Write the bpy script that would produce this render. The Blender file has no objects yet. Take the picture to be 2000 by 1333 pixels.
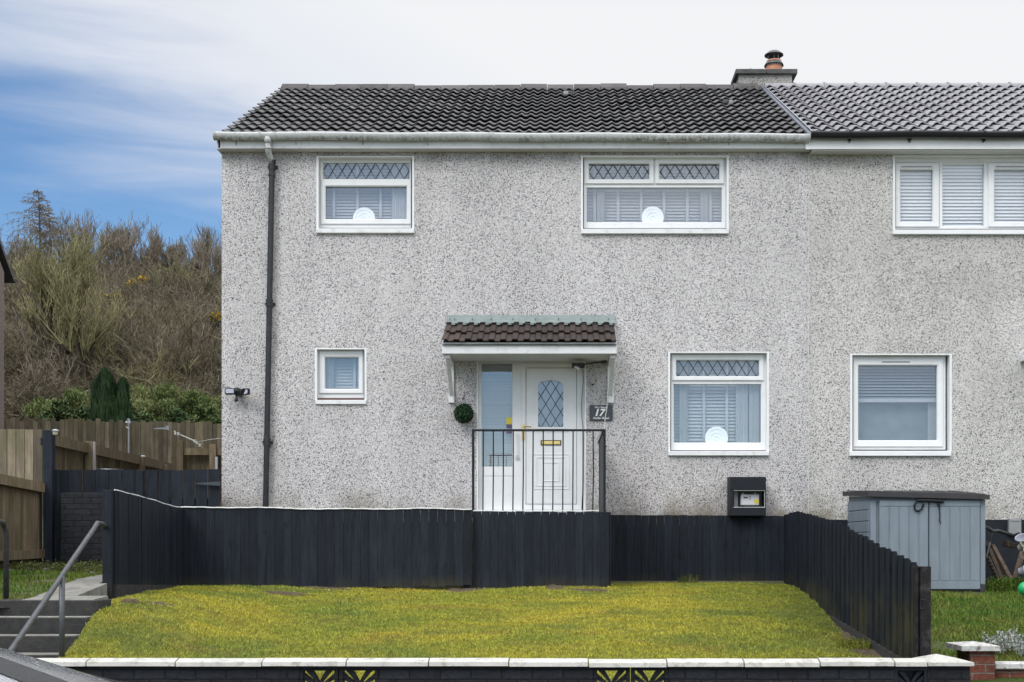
import bpy, math, random
import numpy as np
from mathutils import Vector, Matrix, noise as mnoise
random.seed(7); rng = np.random.default_rng(7)
sc = bpy.context.scene
COL = sc.collection
# ---------------------------------------------------------------- camera
F = 2500.0; CX = 1088.0; CY = 1080.0; EYE = 1.6; D = 18.0      # photo pixels, metres
cam = bpy.data.cameras.new("camera"); camo = bpy.data.objects.new("camera", cam); COL.objects.link(camo)
camo.location = (0, -D, EYE); camo.rotation_euler = (math.radians(90), 0, 0)
cam.sensor_width = 36; cam.lens = F*36/2000; cam.shift_x = -(CX-1000)/2000; cam.shift_y = (CY-666.5)/2000
cam.clip_end = 3000; cam.clip_start = 0.05
sc.camera = camo
# ---------------------------------------------------------------- world, sun, exposure
SUN_EL, SUN_AZ = math.radians(42), math.radians(215)
W = bpy.data.worlds.new("World"); sc.world = W; W.use_nodes = True
nt = W.node_tree; nt.nodes.clear()
def N(t, typ, **kw):
    n = t.nodes.new(typ)
    for k, v in kw.items():
        if k.startswith('i_'): n.inputs[int(k[2:])].default_value = v
        else: setattr(n, k, v)
    return n
def mth(t, op, a, b=None, c=None, clamp=False):
    n = t.nodes.new('ShaderNodeMath'); n.operation = op; n.use_clamp = clamp
    for i, v in enumerate((a, b, c)):
        if v is None: continue
        if isinstance(v, (int, float)): n.inputs[i].default_value = v
        else: t.links.new(v, n.inputs[i])
    return n.outputs[0]
out = N(nt, 'ShaderNodeOutputWorld'); bg = N(nt, 'ShaderNodeBackground')
sky = N(nt, 'ShaderNodeTexSky', sky_type='NISHITA', sun_disc=False, sun_elevation=SUN_EL, sun_rotation=SUN_AZ)
sky.ozone_density = 4; sky.dust_density = 0.3; sky.air_density = 1.0
hs = N(nt, 'ShaderNodeHueSaturation'); hs.inputs['Saturation'].default_value = 1.12; hs.inputs['Value'].default_value = 1.0
nt.links.new(sky.outputs[0], hs.inputs['Color'])
tc = N(nt, 'ShaderNodeTexCoord'); sp = N(nt, 'ShaderNodeSeparateXYZ'); nt.links.new(tc.outputs['Generated'], sp.inputs[0])
sx, sy, sz = sp.outputs
mp = N(nt, 'ShaderNodeMapping'); mp.inputs['Scale'].default_value = (2.2, 2.2, 16); mp.inputs['Rotation'].default_value = (0, math.radians(7), 0)
nt.links.new(tc.outputs['Generated'], mp.inputs[0])
nz = N(nt, 'ShaderNodeTexNoise'); nz.inputs['Scale'].default_value = 2.0; nz.inputs['Detail'].default_value = 7; nz.inputs['Roughness'].default_value = 0.55; nz.inputs['Distortion'].default_value = 0.5
nt.links.new(mp.outputs[0], nz.inputs['Vector'])
mp2 = N(nt, 'ShaderNodeMapping'); mp2.inputs['Scale'].default_value = (3, 3, 30); nt.links.new(tc.outputs['Generated'], mp2.inputs[0])
nz2 = N(nt, 'ShaderNodeTexNoise'); nz2.inputs['Scale'].default_value = 2.5; nz2.inputs['Detail'].default_value = 6
nt.links.new(mp2.outputs[0], nz2.inputs['Vector'])
nn = mth(nt, 'MULTIPLY', mth(nt, 'SUBTRACT', nz.outputs[0], 0.5), 2.3)
nn = mth(nt, 'ADD', nn, mth(nt, 'MULTIPLY', mth(nt, 'SUBTRACT', nz2.outputs[0], 0.5), 0.9))
front = mth(nt, 'ADD', mth(nt, 'ADD', 0.05, mth(nt, 'MULTIPLY', mth(nt, 'SUBTRACT', sz, 0.25), 5.6)), mth(nt, 'MULTIPLY', mth(nt, 'ADD', sx, 0.33), 2.6))
back = mth(nt, 'ADD', 0.42, mth(nt, 'MULTIPLY', mth(nt, 'SUBTRACT', sz, 0.17), 3.0))
back = mth(nt, 'ADD', back, mth(nt, 'MULTIPLY', sx, 0.7))
fs = mth(nt, 'ADD', mth(nt, 'MULTIPLY', sy, 2.5), 0.5, clamp=True)
base = mth(nt, 'ADD', mth(nt, 'MULTIPLY', front, fs), mth(nt, 'MULTIPLY', back, mth(nt, 'SUBTRACT', 1.0, fs)))
mask = mth(nt, 'ADD', base, mth(nt, 'MULTIPLY', nn, 0.42), clamp=True)
mr = N(nt, 'ShaderNodeMapRange', interpolation_type='SMOOTHSTEP'); nt.links.new(mask, mr.inputs[0])
mr.inputs[1].default_value = -0.08; mr.inputs[2].default_value = 1.0
# the cloud sheet: brighter overhead, a little greyer where thin
cl = N(nt, 'ShaderNodeMix', data_type='RGBA'); cl.inputs['A'].default_value = (4.9, 5.3, 6.1, 1); cl.inputs['B'].default_value = (6.25, 6.35, 6.5, 1)
mr2 = N(nt, 'ShaderNodeMapRange'); nt.links.new(base, mr2.inputs[0]); mr2.inputs[1].default_value = 0.4; mr2.inputs[2].default_value = 1.4
nt.links.new(mr2.outputs[0], cl.inputs['Factor'])
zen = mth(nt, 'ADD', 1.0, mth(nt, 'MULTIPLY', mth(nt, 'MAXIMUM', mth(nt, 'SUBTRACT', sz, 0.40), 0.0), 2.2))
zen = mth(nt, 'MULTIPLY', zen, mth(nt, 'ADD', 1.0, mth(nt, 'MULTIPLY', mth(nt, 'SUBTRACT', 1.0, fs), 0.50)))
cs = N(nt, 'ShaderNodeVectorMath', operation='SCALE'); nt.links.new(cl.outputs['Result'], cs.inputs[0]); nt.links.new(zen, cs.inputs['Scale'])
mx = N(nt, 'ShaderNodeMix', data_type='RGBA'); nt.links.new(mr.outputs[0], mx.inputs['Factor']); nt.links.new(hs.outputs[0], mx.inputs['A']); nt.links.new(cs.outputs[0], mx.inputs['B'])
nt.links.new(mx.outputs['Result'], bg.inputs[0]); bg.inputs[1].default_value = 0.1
nt.links.new(bg.outputs[0], out.inputs[0])
sl = bpy.data.lights.new("sun", 'SUN'); sl.energy = 1.0; sl.angle = math.radians(22); sl.color = (1, 0.96, 0.9)
so = bpy.data.objects.new("sun", sl); COL.objects.link(so)
sd = Vector((math.sin(SUN_AZ)*math.cos(SUN_EL), math.cos(SUN_AZ)*math.cos(SUN_EL), math.sin(SUN_EL)))
so.rotation_euler = sd.to_track_quat('Z', 'Y').to_euler(); so.location = (0, -20, 30)
sc.view_settings.view_transform = 'Standard'; sc.view_settings.look = 'None'; sc.view_settings.gamma = 1; sc.view_settings.exposure = 0.5
try: sc.cycles.max_bounces = 8; sc.cycles.transparent_max_bounces = 12
except Exception: pass

# ---------------------------------------------------------------- helpers
def P(px, py, Z): return ((px-CX)*Z/F, Z-D, EYE+(CY-py)*Z/F)
def X(px, Z): return (px-CX)*Z/F
def H(py, Z): return EYE+(CY-py)*Z/F
def lin(c): return tuple(((v/255)/12.92 if v/255 <= 0.04045 else ((v/255+0.055)/1.055)**2.4) for v in c)

class MB:
    """collects shapes, built as ONE mesh object; per-vertex 'tint' varies boards, stones, leaves"""
    def __init__(s): s.v = []; s.f = []; s.t = []
    def add(s, vs, fs, tint=None):
        t = random.random() if tint is None else tint
        b = len(s.v); s.v += [tuple(v) for v in vs]; s.f += [tuple(i+b for i in f) for f in fs]; s.t += [t]*len(vs); return s
    def box(s, x0, y0, z0, x1, y1, z1, tint=None):
        if x0 > x1: x0, x1 = x1, x0
        if y0 > y1: y0, y1 = y1, y0
        if z0 > z1: z0, z1 = z1, z0
        return s.add([(x0,y0,z0),(x1,y0,z0),(x1,y1,z0),(x0,y1,z0),(x0,y0,z1),(x1,y0,z1),(x1,y1,z1),(x0,y1,z1)],
              [(0,3,2,1),(4,5,6,7),(0,1,5,4),(1,2,6,5),(2,3,7,6),(3,0,4,7)], tint)
    def bbox(s, x0, y0, z0, x1, y1, z1, b=0.004, tint=None):
        """box with chamfered edges"""
        if x0 > x1: x0, x1 = x1, x0
        if y0 > y1: y0, y1 = y1, y0
        if z0 > z1: z0, z1 = z1, z0
        b = min(b, (x1-x0)*.45, (y1-y0)*.45, (z1-z0)*.45)
        vs = []; idx = {}
        for i in (0, 1):
            for j in (0, 1):
                for k in (0, 1):
                    c = ((x0, x1)[i], (y0, y1)[j], (z0, z1)[k]); d = [(b, -b)[i], (b, -b)[j], (b, -b)[k]]
                    for a in range(3):
                        p = [c[q]+(d[q] if q != a else 0) for q in range(3)]
                        idx[(i, j, k, a)] = len(vs); vs.append(p)
        fs = []
        for a in range(3):
            o = [q for q in range(3) if q != a]
            for e in (0, 1):
                loop = []
                for (m, n) in ((0, 0), (1, 0), (1, 1), (0, 1)):
                    key = [0, 0, 0]; key[a] = e; key[o[0]] = m; key[o[1]] = n
                    loop.append(idx[(key[0], key[1], key[2], a)])
                fs.append(tuple(loop))
        for a in range(3):
            o = [q for q in range(3) if q != a]
            for (m, n) in ((0, 0), (1, 0), (1, 1), (0, 1)):
                k0 = [0, 0, 0]; k1 = [0, 0, 0]; k0[a] = 0; k1[a] = 1
                for kk in (k0, k1): kk[o[0]] = m; kk[o[1]] = n
                fs.append((idx[(*k0, o[0])], idx[(*k0, o[1])], idx[(*k1, o[1])], idx[(*k1, o[0])]))
        for i in (0, 1):
            for j in (0, 1):
                for k in (0, 1): fs.append((idx[(i,j,k,0)], idx[(i,j,k,1)], idx[(i,j,k,2)]))
        return s.add(vs, fs, tint)
    def pbox(s, px0, py0, px1, py1, Z, depth, b=0, tint=None):
        """box whose FRONT face covers the rectangle of photo pixels at distance Z"""
        x0, y, z1 = P(px0, py0, Z); x1, _, z0 = P(px1, py1, Z)
        return s.bbox(x0, y, z0, x1, y+depth, z1, b, tint) if b else s.box(x0, y, z0, x1, y+depth, z1, tint)
    def tube(s, pts, r, n=8, tint=None, caps=True):
        pts = [Vector(p) for p in pts]; rs = r if isinstance(r, (list, tuple)) else [r]*len(pts)
        vs = []; fs = []; up = None
        for i, p in enumerate(pts):
            d = (pts[min(i+1, len(pts)-1)]-pts[max(i-1, 0)]).normalized()
            if up is None: up = d.orthogonal().normalized()
            up = (up-d*up.dot(d)).normalized(); w = d.cross(up)
            for k in range(n):
                a = 2*math.pi*k/n; vs.append(p+(up*math.cos(a)+w*math.sin(a))*rs[i])
        for i in range(len(pts)-1):
            for k in range(n): fs.append((i*n+k, i*n+(k+1) % n, (i+1)*n+(k+1) % n, (i+1)*n+k))
        if caps: fs += [tuple(range(n))[::-1], tuple((len(pts)-1)*n+k for k in range(n))]
        return s.add(vs, fs, tint)
    def prism(s, poly, axis, a, b, tint=None):
        """polygon (u,v) extruded along axis 'x' (u=y,v=z), 'y' (u=x,v=z) or 'z' (u=x,v=y)"""
        f = {'x': lambda u, v, w: (w, u, v), 'y': lambda u, v, w: (u, w, v), 'z': lambda u, v, w: (u, v, w)}[axis]
        n = len(poly); vs = [f(u, v, a) for u, v in poly]+[f(u, v, b) for u, v in poly]
        fs = [tuple(range(n)), tuple(range(n, 2*n))[::-1]]+[(i, (i+1) % n+0, (i+1) % n+n, i+n) for i in range(n)]
        return s.add(vs, fs, tint)
    def lathe(s, prof, c, n=20, tint=None, axis='z'):
        vs = []; fs = []
        for (r, h) in prof:
            for k in range(n):
                a = 2*math.pi*k/n; u, v = r*math.cos(a), r*math.sin(a)
                vs.append((c[0]+u, c[1]+v, c[2]+h) if axis == 'z' else ((c[0]+u, c[1]+h, c[2]+v) if axis == 'y' else (c[0]+h, c[1]+u, c[2]+v)))
        for i in range(len(prof)-1):
            for k in range(n): fs.append((i*n+k, i*n+(k+1) % n, (i+1)*n+(k+1) % n, (i+1)*n+k))
        return s.add(vs, fs, tint)
    def beam(s, p0, p1, w, h, tint=None):
        """rectangular bar from p0 to p1, w across (level), h upward"""
        p0 = Vector(p0); p1 = Vector(p1); d = (p1-p0).normalized(); side = d.cross(Vector((0, 0, 1)))
        if side.length < 1e-4: side = Vector((1, 0, 0))
        side.normalize(); up = side.cross(d).normalized(); vs = []
        for p in (p0, p1):
            for (a, b) in ((-1, -1), (1, -1), (1, 1), (-1, 1)): vs.append(p+side*a*w/2+up*b*h/2)
        return s.add(vs, [(0,1,2,3)[::-1],(4,5,6,7),(0,1,5,4),(1,2,6,5),(2,3,7,6),(3,0,4,7)], tint)
    def build(s, name, mat, parent=None, origin=None, smooth=False, recalc=True):
        return mesh_obj(name, np.array(s.v, dtype=np.float32), s.f, mat, parent, origin, smooth, np.array(s.t, dtype=np.float32), recalc)

def wloc(o):
    v = Vector((0, 0, 0))
    while o is not None: v += o.location; o = o.parent
    return v
def mesh_obj(name, V, Fc, mat, parent=None, origin=None, smooth=False, tint=None, recalc=False):
    off = wloc(parent) if parent is not None else Vector(origin or (0, 0, 0))
    V = np.asarray(V, dtype=np.float32)-np.array(off, dtype=np.float32)
    me = bpy.data.meshes.new(name)
    if isinstance(Fc, np.ndarray):
        k = Fc.shape[1]; me.vertices.add(len(V)); me.vertices.foreach_set('co', V.ravel())
        me.loops.add(Fc.size); me.loops.foreach_set('vertex_index', Fc.astype(np.int32).ravel())
        me.polygons.add(len(Fc)); me.polygons.foreach_set('loop_start', np.arange(0, Fc.size, k, dtype=np.int32))
        me.update(calc_edges=True)
    else:
        me.from_pydata([tuple(map(float, v)) for v in V], [], Fc); me.update()
    if recalc:
        import bmesh
        bm = bmesh.new(); bm.from_mesh(me); bmesh.ops.recalc_face_normals(bm, faces=bm.faces); bm.to_mesh(me); bm.free()
    if tint is not None:
        at = me.attributes.new('tint', 'FLOAT', 'POINT'); at.data.foreach_set('value', tint.astype(np.float32))
    if smooth: me.polygons.foreach_set('use_smooth', [True]*len(me.polygons))
    me.materials.append(mat)
    o = bpy.data.objects.new(name, me); COL.objects.link(o)
    if parent is not None: o.parent = parent
    else: o.location = off
    return o
def tag(o, label=None, cat=None, group=None, kind=None):
    if label: o['label'] = label
    if cat: o['category'] = cat
    if group: o['group'] = group
    if kind: o['kind'] = kind
    return o
def thing(name, label, cat, loc, group=None):
    o = bpy.data.objects.new(name, None); COL.objects.link(o); o.location = loc; o.empty_display_size = 0.2
    return tag(o, label, cat, group)

# ---------------------------------------------------------------- materials
def newmat(name):
    m = bpy.data.materials.new(name); m.use_nodes = True; t = m.node_tree
    b = t.nodes['Principled BSDF']; return m, t, b
def noise(t, scale, detail=4, rough=0.55, vec=None, stretch=None, dist=0):
    n = N(t, 'ShaderNodeTexNoise'); n.inputs['Scale'].default_value = scale; n.inputs['Detail'].default_value = detail
    n.inputs['Roughness'].default_value = rough; n.inputs['Distortion'].default_value = dist
    if vec is None: vec = N(t, 'ShaderNodeNewGeometry').outputs['Position']
    if stretch:
        m = N(t, 'ShaderNodeMapping'); m.inputs['Scale'].default_value = stretch; t.links.new(vec, m.inputs[0]); vec = m.outputs[0]
    t.links.new(vec, n.inputs['Vector']); return n.outputs[0]
def rng_(t, v, a, b, c=0., d=1., smooth=False):
    m = N(t, 'ShaderNodeMapRange'); m.inputs[1].default_value = a; m.inputs[2].default_value = b; m.inputs[3].default_value = c; m.inputs[4].default_value = d
    if smooth: m.interpolation_type = 'SMOOTHSTEP'
    t.links.new(v, m.inputs[0]); return m.outputs[0]
def mix(t, f, a, b):
    m = N(t, 'ShaderNodeMix', data_type='RGBA')
    for k, v in (('Factor', f), ('A', a), ('B', b)):
        if isinstance(v, (int, float)): m.inputs[k].default_value = v
        elif isinstance(v, tuple): m.inputs[k].default_value = (*v[:3], 1)
        else: t.links.new(v, m.inputs[k])
    return m.outputs['Result']
def mulc(t, col, f):
    n = N(t, 'ShaderNodeVectorMath', operation='SCALE')
    if isinstance(col, tuple): n.inputs[0].default_value = col[:3]
    else: t.links.new(col, n.inputs[0])
    if isinstance(f, (int, float)): n.inputs['Scale'].default_value = f
    else: t.links.new(f, n.inputs['Scale'])
    return n.outputs[0]
def bump(t, b, h, strength=0.5, dist=0.01):
    n = N(t, 'ShaderNodeBump'); n.inputs['Strength'].default_value = strength; n.inputs['Distance'].default_value = dist
    t.links.new(h, n.inputs['Height']); t.links.new(n.outputs[0], b.inputs['Normal'])
def tintv(t):
    a = N(t, 'ShaderNodeAttribute'); a.attribute_name = 'tint'; return a.outputs['Fac']
def plain(name, col, rough=0.6, var=0.15, scale=6, bmp=0, bscale=60, metal=0, dirt=None, dirtamt=0.5, tv=0.0, stretch=None, spec=0.5, dscale=9):
    m, t, b = newmat(name)
    f = rng_(t, noise(t, scale, 5, stretch=stretch), 0.3, 0.7, 1-var, 1+var)
    if tv: f = mth(t, 'MULTIPLY', f, rng_(t, tintv(t), 0, 1, 1-tv, 1+tv))
    c = mulc(t, col, f)
    if dirt: c = mix(t, rng_(t, noise(t, dscale, 8, 0.65), 0.52, 0.66, 0, dirtamt), c, dirt)
    t.links.new(c, b.inputs['Base Color']); b.inputs['Roughness'].default_value = rough; b.inputs['Metallic'].default_value = metal
    b.inputs['Specular IOR Level'].default_value = spec
    if bmp: bump(t, b, noise(t, bscale, 4, stretch=stretch), bmp, 0.01)
    return m
M = {}
M['white'] = plain('upvc_white', (0.78, 0.79, 0.80), 0.32, 0.03, 3, dirt=(0.45, 0.43, 0.38), dirtamt=0.12)
M['sill'] = plain('sill_white', (0.74, 0.75, 0.76), 0.5, 0.05, 4, dirt=(0.30, 0.27, 0.22), dirtamt=0.35)
M['fascia'] = plain('fascia_white', (0.72, 0.73, 0.75), 0.4, 0.05, 2, dirt=(0.35, 0.34, 0.31), dirtamt=0.3)
M['soffit'] = plain('soffit_white', (0.60, 0.60, 0.59), 0.5, 0.05, 2)
M['blackpaint'] = plain('black_paint', (0.011, 0.0135, 0.019), 0.55, 0.25, 12, bmp=0.25, bscale=40, spec=0.25)
M['metalblack'] = plain('railing_black', (0.010, 0.011, 0.015), 0.45, 0.2, 10, bmp=0.2, spec=0.3)
M['pipeblack'] = plain('cast_iron_black', (0.012, 0.014, 0.018), 0.42, 0.3, 10, dirt=(0.07, 0.07, 0.065), dirtamt=0.35)
M['gutterblack'] = plain('gutter_black', (0.012, 0.013, 0.016), 0.28, 0.15, 10)
M['railgrey'] = plain('handrail_grey', (0.075, 0.08, 0.088), 0.4, 0.25, 18, bmp=0.3, bscale=50, dirt=(0.03, 0.03, 0.03), dirtamt=0.6, metal=0.2)
M['gold'] = plain('brass', (0.85, 0.62, 0.24), 0.25, 0.08, 20, metal=0.9)
M['lead'] = plain('lead_strip', (0.05, 0.065, 0.085), 0.5, 0.1, 20)
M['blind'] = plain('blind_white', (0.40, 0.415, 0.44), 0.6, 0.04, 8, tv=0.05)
M['plate'] = plain('plate_white', (0.95, 0.97, 0.97), 0.35, 0.02, 8)
M['flash'] = plain('flashing_green', (0.21, 0.255, 0.25), 0.5, 0.15, 8, dirt=(0.16, 0.2, 0.17), dirtamt=0.5, metal=0.1)
M['terracotta'] = plain('terracotta', (0.50, 0.22, 0.13), 0.7, 0.15, 10)
M['steel'] = plain('cowl_steel', (0.10, 0.10, 0.105), 0.4, 0.15, 10, metal=0.5)
M['galv'] = plain('galvanised', (0.42, 0.45, 0.48), 0.4, 0.1, 20, metal=0.5)
M['concdark'] = plain('concrete_dark', (0.030, 0.029, 0.029), 0.85, 0.35, 14, bmp=0.6, bscale=50, dirt=(0.02, 0.02, 0.018), dirtamt=0.7, tv=0.1)
M['slab'] = plain('slab_grey', (0.20, 0.195, 0.18), 0.8, 0.25, 10, bmp=0.5, dirt=(0.09, 0.09, 0.06), dirtamt=0.6, tv=0.15)
M['capdark'] = plain('cap_concrete', (0.075, 0.073, 0.072), 0.8, 0.3, 8, bmp=0.4)
M['coping'] = plain('coping_white', (0.50, 0.49, 0.455), 0.7, 0.12, 5, bmp=0.5, bscale=70, dirt=(0.22, 0.21, 0.16), dirtamt=0.65, tv=0.05, dscale=13)
M['copingw'] = plain('coping_peeling', (0.52, 0.51, 0.50), 0.75, 0.2, 10, bmp=0.6, dirt=(0.10, 0.095, 0.09), dirtamt=0.9, dscale=18)
M['greybox'] = plain('grey_box', (0.25, 0.26, 0.27), 0.6, 0.1, 5)
M['soil'] = plain('soil', (0.075, 0.054, 0.032), 0.95, 0.4, 14, bmp=1, bscale=40)
M['green'] = plain('green_plastic', (0.02, 0.36, 0.12), 0.35, 0.08, 8)
M['pot'] = plain('pot_cream', (0.26, 0.25, 0.21), 0.6, 0.15, 10, tv=0.15)
M['potblue'] = plain('pot_lilac', (0.30, 0.31, 0.38), 0.4, 0.1, 10)
M['rubber'] = plain('tyre_rubber', (0.015, 0.015, 0.015), 0.8, 0.1, 20)
M['asphalt'] = plain('asphalt', (0.05, 0.05, 0.052), 0.85, 0.2, 3, bmp=0.5, bscale=120)
M['pave'] = plain('pavement', (0.16, 0.155, 0.15), 0.85, 0.15, 3, bmp=0.5, bscale=90)
M['rope'] = plain('rope', (0.5, 0.5, 0.48), 0.8, 0.1, 10)
M['wht'] = plain('text_white', (0.8, 0.8, 0.8), 0.5, 0.02, 5)
M['yel'] = plain('label_yellow', (0.65, 0.55, 0.05), 0.5, 0.1, 60)
M['pur'] = plain('label_purple', (0.12, 0.08, 0.16), 0.5, 0.5, 120)
M['scr'] = plain('screen_dark', (0.05, 0.05, 0.06), 0.3, 0.1, 10)
M['lens'] = plain('lamp_lens', (0.42, 0.44, 0.52), 0.2, 0.1, 30)
M['bin'] = plain('dark_rim', (0.05, 0.055, 0.065), 0.4, 0.1, 10)
M['plaque'] = plain('slate_plaque', (0.045, 0.052, 0.068), 0.45, 0.2, 40)

def m_roughcast(name, light, warm, stain, seed=0.0, stains=True):
    m, t, b = newmat(name)
    pos = N(t, 'ShaderNodeNewGeometry').outputs['Position']
    def vor(scale):
        v = N(t, 'ShaderNodeTexVoronoi'); v.inputs['Scale'].default_value = scale; t.links.new(wpos, v.inputs['Vector']); return v
    wn = N(t, 'ShaderNodeTexNoise'); wn.inputs['Scale'].default_value = 40; t.links.new(pos, wn.inputs['Vector'])
    ws = N(t, 'ShaderNodeVectorMath', operation='SCALE'); t.links.new(wn.outputs['Color'], ws.inputs[0]); ws.inputs['Scale'].default_value = 0.02
    wa = N(t, 'ShaderNodeVectorMath', operation='ADD'); t.links.new(pos, wa.inputs[0]); t.links.new(ws.outputs[0], wa.inputs[1]); wpos = wa.outputs[0]
    v1 = vor(96); v2 = vor(150)
    s1 = N(t, 'ShaderNodeSeparateColor'); t.links.new(v1.outputs['Color'], s1.inputs[0]); s2c = N(t, 'ShaderNodeSeparateColor'); t.links.new(v2.outputs['Color'], s2c.inputs[0])
    big = rng_(t, noise(t, 0.55, 5, 0.6, pos), 0.3, 0.7, 0.88, 1.07)
    dens = rng_(t, noise(t, 1.1, 5, 0.65, pos), 0.35, 0.65, 0.05, -0.05)
    d1 = rng_(t, mth(t, 'ADD', s1.outputs[0], dens), 0.15, 0.18, 0, 1); d2 = rng_(t, mth(t, 'ADD', s2c.outputs[0], dens), 0.08, 0.11, 0, 1)
    k = mth(t, 'MULTIPLY', d1, d2)
    tone = mix(t, s1.outputs[1], light, warm)
    tone = mulc(t, tone, rng_(t, s2c.outputs[1], 0, 1, 0.78, 1.2))
    dark = mulc(t, (0.145, 0.136, 0.146), rng_(t, s1.outputs[2], 0, 1, 0.35, 1.5))
    col = mix(t, k, dark, tone)
    s2 = None; s = mth(t, 'ADD', mth(t, 'MULTIPLY', v1.outputs['Distance'], -0.8), mth(t, 'MULTIPLY', v2.outputs['Distance'], -0.3))
    col = mulc(t, col, mth(t, 'MULTIPLY', big, rng_(t, noise(t, 2.2, 5, 0.65, pos, (1, 1, 0.22)), 0.32, 0.68, 0.90, 1.06)))
    if stains:
        sep = N(t, 'ShaderNodeSeparateXYZ'); t.links.new(pos, sep.inputs[0]); x, y, z = sep.outputs
        n1 = noise(t, 1.3, 5, 0.65, pos)
        # rising damp line of algae just over the dark plinth
        low = rng_(t, z, 2.12, 2.55, 1, 0); low = mth(t, 'MULTIPLY', low, rng_(t, n1, 0.42, 0.62, 0.0, 0.8))
        col = mix(t, low, col, stain)
        # streaks below the eaves
        up = rng_(t, z, 6.95, 7.25, 0, 0.55); up = mth(t, 'MULTIPLY', up, rng_(t, noise(t, 2.4, 4, 0.6, pos, (1, 1, 0.25)), 0.35, 0.6))
        col = mix(t, up, col, (0.10, 0.085, 0.06))
        # run-off beside the downpipe
        if seed == 0.0:
            dp = mth(t, 'SUBTRACT', 1.0, mth(t, 'MULTIPLY', mth(t, 'ABSOLUTE', mth(t, 'ADD', x, 3.98)), 9.0), clamp=True)
            dp = mth(t, 'MULTIPLY', dp, rng_(t, noise(t, 3.0, 4, 0.6, pos, (1, 1, 0.4)), 0.45, 0.62, 0, 0.45))
            col = mix(t, dp, col, stain)
        else:
            e = mth(t, 'SUBTRACT', 1.0, mth(t, 'MULTIPLY', mth(t, 'ABSOLUTE', mth(t, 'SUBTRACT', z, 5.3)), 0.75), clamp=True)
            e = mth(t, 'MULTIPLY', e, rng_(t, noise(t, 0.9, 6, 0.7, pos), 0.42, 0.62, 0, 0.55))
            col = mix(t, e, col, mulc(t, col, 0.62))
    t.links.new(col, b.inputs['Base Color']); b.inputs['Roughness'].default_value = 0.85; b.inputs['Specular IOR Level'].default_value = 0.3
    bump(t, b, s, 0.55, 0.012)
    return m
M['harl'] = m_roughcast('roughcast_lilac_grey', (0.565, 0.548, 0.555), (0.69, 0.668, 0.668), (0.17, 0.145, 0.09))
M['harl2'] = m_roughcast('roughcast_warm_grey', (0.565, 0.55, 0.53), (0.69, 0.672, 0.648), (0.16, 0.14, 0.08), seed=1.0)
M['harl3'] = m_roughcast('roughcast_brown', (0.20, 0.16, 0.14), (0.27, 0.22, 0.20), (0.1, 0.08, 0.05), stains=False)
M['harl4'] = m_roughcast('roughcast_chimney', (0.40, 0.39, 0.36), (0.46, 0.45, 0.42), (0.1, 0.1, 0.06), stains=False)

def m_blackwood():
    m, t, b = newmat('black_stained_board')
    pos = N(t, 'ShaderNodeNewGeometry').outputs['Position']
    g = noise(t, 22, 6, 0.7, pos, (1, 1, 0.10)); f = rng_(t, g, 0.3, 0.7, 0.5, 1.55)
    f = mth(t, 'MULTIPLY', f, rng_(t, noise(t, 9, 3, 0.6, pos), 0.30, 0.40, 0.55, 1.0))
    f = mth(t, 'MULTIPLY', f, rng_(t, tintv(t), 0, 1, 0.76, 1.24))
    c = mulc(t, (0.0105, 0.0140, 0.0215), f)
    # bare nail heads / rubbed specks and green-brown splash dirt of its own shape
    sp_ = rng_(t, noise(t, 55, 1, 0.5, pos), 0.80, 0.86, 0, 0.7); c = mix(t, sp_, c, (0.12, 0.12, 0.12))
    sep = N(t, 'ShaderNodeSeparateXYZ'); t.links.new(pos, sep.inputs[0])
    d = rng_(t, sep.outputs[2], 1.14, 1.34, 1, 0); d = mth(t, 'MULTIPLY', d, rng_(t, noise(t, 1.6, 4, 0.6, pos), 0.42, 0.66, 0, 0.8))
    c = mix(t, d, c, (0.055, 0.05, 0.026))
    t.links.new(c, b.inputs['Base Color']); b.inputs['Roughness'].default_value = 0.65; b.inputs['Specular IOR Level'].default_value = 0.22
    bump(t, b, noise(t, 30, 5, 0.6, pos, (1, 1, 0.08)), 0.8, 0.008)
    return m
M['bwood'] = m_blackwood()
def m_wood(name, a, b_, g=None):
    m, t, b = newmat(name)
    pos = N(t, 'ShaderNodeNewGeometry').outputs['Position']
    gr = noise(t, 16, 6, 0.65, pos, (1, 1, 0.1)); c = mix(t, rng_(t, gr, 0.3, 0.7), a, b_)
    c = mulc(t, c, rng_(t, tintv(t), 0, 1, 0.42, 1.2)); c = mulc(t, c, rng_(t, noise(t, 3.5, 6, 0.7, pos, (1, 1, 0.35)), 0.32, 0.68, 0.62, 1.2))
    if g: c = mix(t, rng_(t, noise(t, 2.2, 5, 0.65, pos), 0.45, 0.65, 0, 0.6), c, g)
    t.links.new(c, b.inputs['Base Color']); b.inputs['Roughness'].default_value = 0.85; bump(t, b, gr, 0.5, 0.008)
    return m
M['wood'] = m_wood('weathered_brown_board', (0.105, 0.075, 0.042), (0.25, 0.19, 0.12), (0.09, 0.08, 0.035))
M['woodold'] = m_wood('old_grey_board', (0.15, 0.12, 0.08), (0.31, 0.255, 0.18), (0.12, 0.11, 0.055))
M['plank'] = m_wood('old_plank', (0.05, 0.033, 0.022), (0.13, 0.09, 0.065))
M['deadwood'] = m_wood('pallet_wood', (0.04, 0.028, 0.02), (0.09, 0.06, 0.04))

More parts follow.
